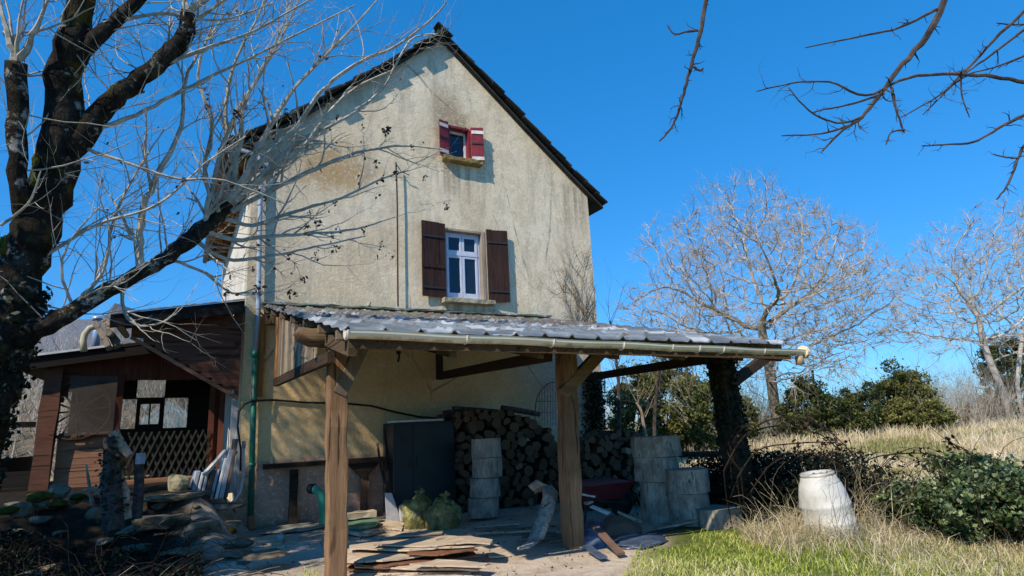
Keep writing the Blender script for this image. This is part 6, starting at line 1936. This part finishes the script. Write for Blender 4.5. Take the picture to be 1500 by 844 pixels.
# long arching canes against the field
can = [([(1060, 690), (1085, 645), (1120, 618), (1165, 612), (1205, 626), (1235, 650), (1250, 668)], 7.0), ([(1080, 700), (1110, 660), (1160, 650), (1215, 648), (1240, 652)], 6.8), ([(1070, 680), (1090, 640), (1140, 624), (1200, 636), (1230, 660)], 7.3),
       ([(1240, 700), (1275, 672), (1330, 664), (1370, 668), (1410, 690)], 6.8), ([(1100, 720), (1130, 680), (1170, 665), (1210, 668), (1232, 690)], 6.5), ([(1440, 690), (1415, 660), (1395, 650), (1385, 640)], 6.6), ([(1085, 690), (1065, 660), (1075, 630), (1100, 622)], 7.0)]
for i, (spec, d_) in enumerate(can):
    m = MB(); pts, rr = limb(m, [(a, b_, d_, 2.3 - 1.0 * k / len(spec)) for k, (a, b_) in enumerate(spec)], 5, 4, .012, R)
    for k in range(7):
        j = R.randint(4, len(pts) - 2); shoot(m, pts[j], Vector((R.uniform(-1, 1), R.uniform(-.5, .5), R.uniform(-.8, .6))), R.uniform(.1, .35), .004, 1, R, .2, -.05, (0, 2), (30, 60), 3)
    g_ = atD(*spec[0], d_)
    m.tube([Vector((g_.x + .35, g_.y + .3, ground_h(g_.x, g_.y))), Vector((g_.x + .12, g_.y + .12, g_.z * .55)), Vector(g_)], [.006, .007, .009], 5)
    t_ = thing('bramble_cane', (g_.x, g_.y, ground_h(g_.x, g_.y)), 'long arching bramble cane with withered leaves', 'bramble', 'arching bramble canes against the field')
    m.build('stem', MAT['vine_dark'], t_, recalc=False)
    q = np.array([npv(p) for p in pts[len(pts) // 2:]]); q = np.repeat(q, 4, 0) + rg.normal(0, .045, (len(q) * 4, 3)); q[:, 2] -= .02
    V, F = leaf_arrays(q, np.full(len(q), .028), rg); stuffmesh('withered_leaves', V, F, np.clip(rg.normal(.2, .2, len(F)), 0, 1), 'leaf_dead', parent=t_)

# big leafy bramble on the right
rg2 = np.random.default_rng(19); Pall = []; Sall = []
for (px, py, d_, w_, h_, nn) in ((1420, 742, 6.2, 210, 95, 9000), (1345, 742, 6.6, 110, 70, 2400), (1500, 735, 6.0, 150, 110, 5500), (1460, 700, 6.9, 150, 55, 3000), (1410, 680, 7.2, 60, 34, 800)):
    c = npv(atD(px, py, d_)); P, sh = clump_points(c, (w_ / 2 * d_ / FPX, .5, h_ / 2 * d_ / FPX), 150, int(nn * 1.9), rg2, .3, -1.2); P += rg2.normal(0, .03, P.shape); Pall.append(P); Sall.append(sh)
P = np.concatenate(Pall); sh = np.concatenate(Sall); k = P[:, 2] > -.02; P = P[k]; sh = sh[k]
cb = atD(1420, 790, 6.2)
bb = thing('bramble_bush', (cb.x, cb.y, 0), 'large leafy green bramble bush at the right edge before the field', 'bush')
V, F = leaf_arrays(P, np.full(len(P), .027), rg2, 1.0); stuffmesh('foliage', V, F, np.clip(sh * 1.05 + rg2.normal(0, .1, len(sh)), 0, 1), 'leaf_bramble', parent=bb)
m = MB()
for k in range(120):
    p = P[R.randrange(len(P))]; arc(m, (p[0], p[1], ground_h(p[0], p[1])), Vector((R.gauss(0, .5), R.gauss(0, .5), 1)), R.uniform(.6, 1.3), R.uniform(.004, .007), R, .4)
m.build('canes', MAT['vine_brown'], bb, recalc=False)

# straw and dead stalks round the drum and under the bramble bush
pts = []
for k in range(13000):
    px = 1150 + abs(R.gauss(0, 1)) * 260; py = 772 + R.gauss(0, 19)
    if k > 9000: px = R.uniform(1090, 1540); py = 790 + abs(R.gauss(0, 26)) * min(1, (px - 1060) / 200) + (px - 1220) * .02
    if 1172 < px < 1278 and (py < 778 or R.random() < .7): continue
    p = atZ(px, max(py, 700)); pts.append((p.x, p.y))
P = np.array(pts); z = groundz(P)
V, F = blades(np.column_stack([P, z]), rg.uniform(.07, .30, len(P)) * np.interp(P[:, 1], [3.6, 4.4], [.5, 1.0]) * (1 + (rg.random(len(P)) < .08)), rg.uniform(.004, .010, len(P)), rg.uniform(.3, 1.8, len(P)), rg)
stuffmesh('straw_grass', V, F, np.repeat(np.clip(rg.normal(.58, .24, len(P)), 0, 1), 2), 'grass_dry', 'matted pale straw around the drum and below the bramble bush', 'grass', 'stuff')
m = MB()
for k in range(330):
    px = R.uniform(1120, 1300) if k < 130 else R.uniform(1230, 1500); py = R.uniform(762, 806) if k < 130 else R.uniform(735, 795)
    p = atZ(px, py); arc(m, (p.x, p.y, ground_h(p.x, p.y)), Vector((R.gauss(0, .5), R.gauss(0, .4), 1)), R.uniform(.25, .85), R.uniform(.0025, .0045), R, .25, 7, .12, 3)
o = m.build('dead_stalks', MAT['straw'], None, recalc=False); tag(o, 'thin pale dead stalks leaning in front of the drum', 'stalks', None, 'stuff')

# ivy on the right post, at the house corner, bare climber above the roof
P = []
for k in range(2600):
    t = R.random() ** .8; c = Vector((6.58, 5.99, .15)).lerp(Vector((6.44, 5.95, 2.15)), t)
    r = .125 + abs(R.gauss(0, .04)) + .02 * math.sin(t * 14); an = R.uniform(0, 6.283)
    if t < .35 and R.random() < .5: continue
    P.append((c.x + r * math.cos(an) * 1.05, c.y + r * math.sin(an), c.z))
P = np.array(P); V, F = leaf_arrays(P, np.full(len(P), .034), rg)
stuffmesh('ivy', V, F, np.clip(rg.normal(.3, .22, len(F)), 0, 1), 'leaf_ivy', 'dark ivy wrapped around the right carport post', 'ivy')
P = []
for k in range(2200):
    px = R.gauss(872, 9); py = R.uniform(545, 650); 
    if px > 892: continue
    c = atY(min(px, 886), py, WY - .03 - abs(R.gauss(0, .05))); P.append(npv(c))
P = np.array(P); V, F = leaf_arrays(P, np.full(len(P), .03), rg)
stuffmesh('ivy', V, F, np.clip(rg.normal(.2, .2, len(F)), 0, 1), 'leaf_ivy', 'dark ivy patch on the house wall corner under the carport roof', 'ivy')
m = MB()
for k in range(16):
    px = R.uniform(838, 874); c = atY(px, 474, WY - .025)
    def wallshoot(p, ang, L, r, lvl):
        pts_ = [p]
        for i in range(6):
            ang += R.gauss(0, .16); pts_.append(pts_[-1] + Vector((math.sin(ang), 0, math.cos(ang))) * (L / 6) + Vector((0, R.uniform(-.004, .004), 0)))
        pts_ = [q for q in pts_ if q.x < HX1 + .02]
        if len(pts_) < 2: return
        m.tube(pts_, [r * (1 - .1 * i) for i in range(len(pts_))], 4, cap=False)
        if lvl < 2:
            for _ in range(3): wallshoot(R.choice(pts_), ang + R.choice((-.5, .5)), L * .5, r * .7, lvl + 1)
    wallshoot(c, R.gauss(0, .22), R.uniform(.5, 1.35), .0045, 0)
o = m.build('bare_climber', MAT['vine_brown'], None, recalc=False); tag(o, 'leafless climbing plant fanned on the gable at the right edge above the roof', 'climber')

# ivy on the stump
P = []
for k in range(380):
    a = R.random(); c = atY(164 + R.gauss(0, 5), 645 + 120 * a, 7.95); P.append(npv(c) + rg.normal(0, .05, 3))
P = np.array(P); V, F = leaf_arrays(P, np.full(len(P), .028), rg)
stuffmesh('ivy', V, F, np.clip(rg.normal(.45, .25, len(F)), 0, 1), 'leaf_ivy', 'ivy leaves climbing the broken stump before the porch', 'ivy')

# brushwood, dead canes and litter on the dark bank at lower left
m = MB()
for k in range(1300):
    x = R.uniform(-2.8, .25); y = R.uniform(5.2, 8.9)
    arc(m, (x, y, ground_h(x, y) + .01), Vector((R.gauss(.2, .8), R.gauss(0, .7), R.uniform(.05, .9))), R.uniform(.25, .9), R.uniform(.002, .0055), R, .55, 7, .16, 4)
o = m.build('brushwood', MAT['vine_dark'], None, recalc=False); tag(o, 'tangled dark brushwood on the bank below the porch', 'brushwood', None, 'stuff')
m = MB()
for k in range(130):
    x = R.uniform(-2.4, .4); y = R.uniform(4.6, 7.4)
    arc(m, (x, y, ground_h(x, y) + .02), Vector((R.gauss(.5, .8), R.gauss(0, .7), R.uniform(.0, .5))), R.uniform(.2, .7), R.uniform(.0025, .006), R, .2, 5, .12, 4)
o = m.build('dry_twigs', MAT['dead_wood'], None, recalc=False); tag(o, 'pale dry twigs scattered at the bottom left', 'twigs', None, 'stuff')
x = rg.uniform(-3.2, .3, 22000); y = rg.uniform(5.6, 9.0, 22000); gp = np.array([noise.noise(Vector((a * 1.2, b_ * 1.2, 30))) for a, b_ in zip(x, y)])
k = gp > -.15; P = np.column_stack([x[k], y[k]]); z = groundz(P) + rg.uniform(.0, .22, len(P)) * np.clip(gp[k] + .4, 0, 1)
V, F = leaf_arrays(np.column_stack([P, z]), np.full(len(P), .028), rg, 1.2)
stuffmesh('ground_ivy', V, F, np.clip(rg.normal(.2, .2, len(F)), 0, 1), 'leaf_ivy', 'dark ground ivy and litter on the bank at lower left', 'ivy', 'stuff')
x = rg.uniform(-1.5, 7.5, 1100); y = rg.uniform(4.4, 9.4, 1100); P = np.column_stack([x, y]); z = groundz(P) + .006
V, F = leaf_arrays(np.column_stack([P, z]), np.full(len(P), .016), rg, 6.0)
stuffmesh('leaf_litter', V, F, rg.random(len(F)), 'leaf_dead', 'dead leaves and chips scattered on the bare yard', 'litter', None or 'stuff')

# dry bank with bare scrub seen through the porch windows
bk = []
gxx = np.linspace(-14, 3.5, 50); gyy = np.linspace(17.5, 26, 22)
V = np.array([(x, y, ground_h(x, y) + 3.1 * sstep(18, 25, y) * (1 + .12 * noise.noise(Vector((x * .5, y * .5, 1)))) * sstep(4.2, .5, x) - .02) for y in gyy for x in gxx])
ii = np.arange(21 * 50).reshape(21, 50)[:, :-1].ravel(); F = np.stack([ii, ii + 1, ii + 51, ii + 50], 1)
tag(link_mesh('bank', V, F, None, None, MAT['bank_earth'], smooth=True), kind='structure')
Rr = random.Random(3); m = MB()
for k in range(330):
    x = Rr.uniform(-9, 2.2); y = Rr.uniform(17.6, 23)
    shoot(m, (x, y, ground_h(x, y) + 3.1 * sstep(18, 25, y) * sstep(4.2, .5, x) - .1), Vector((Rr.gauss(0, .25), Rr.gauss(0, .25), 1)), Rr.uniform(1.0, 2.6), .022, 0, Rr, .12, .04, (5, 3), (18, 50), 5)
o = m.build('bare_scrub', MAT['tree_grey'], None, recalc=False); tag(o, 'bare scrub on the dry bank seen through the porch windows', 'scrub', None, 'stuff')
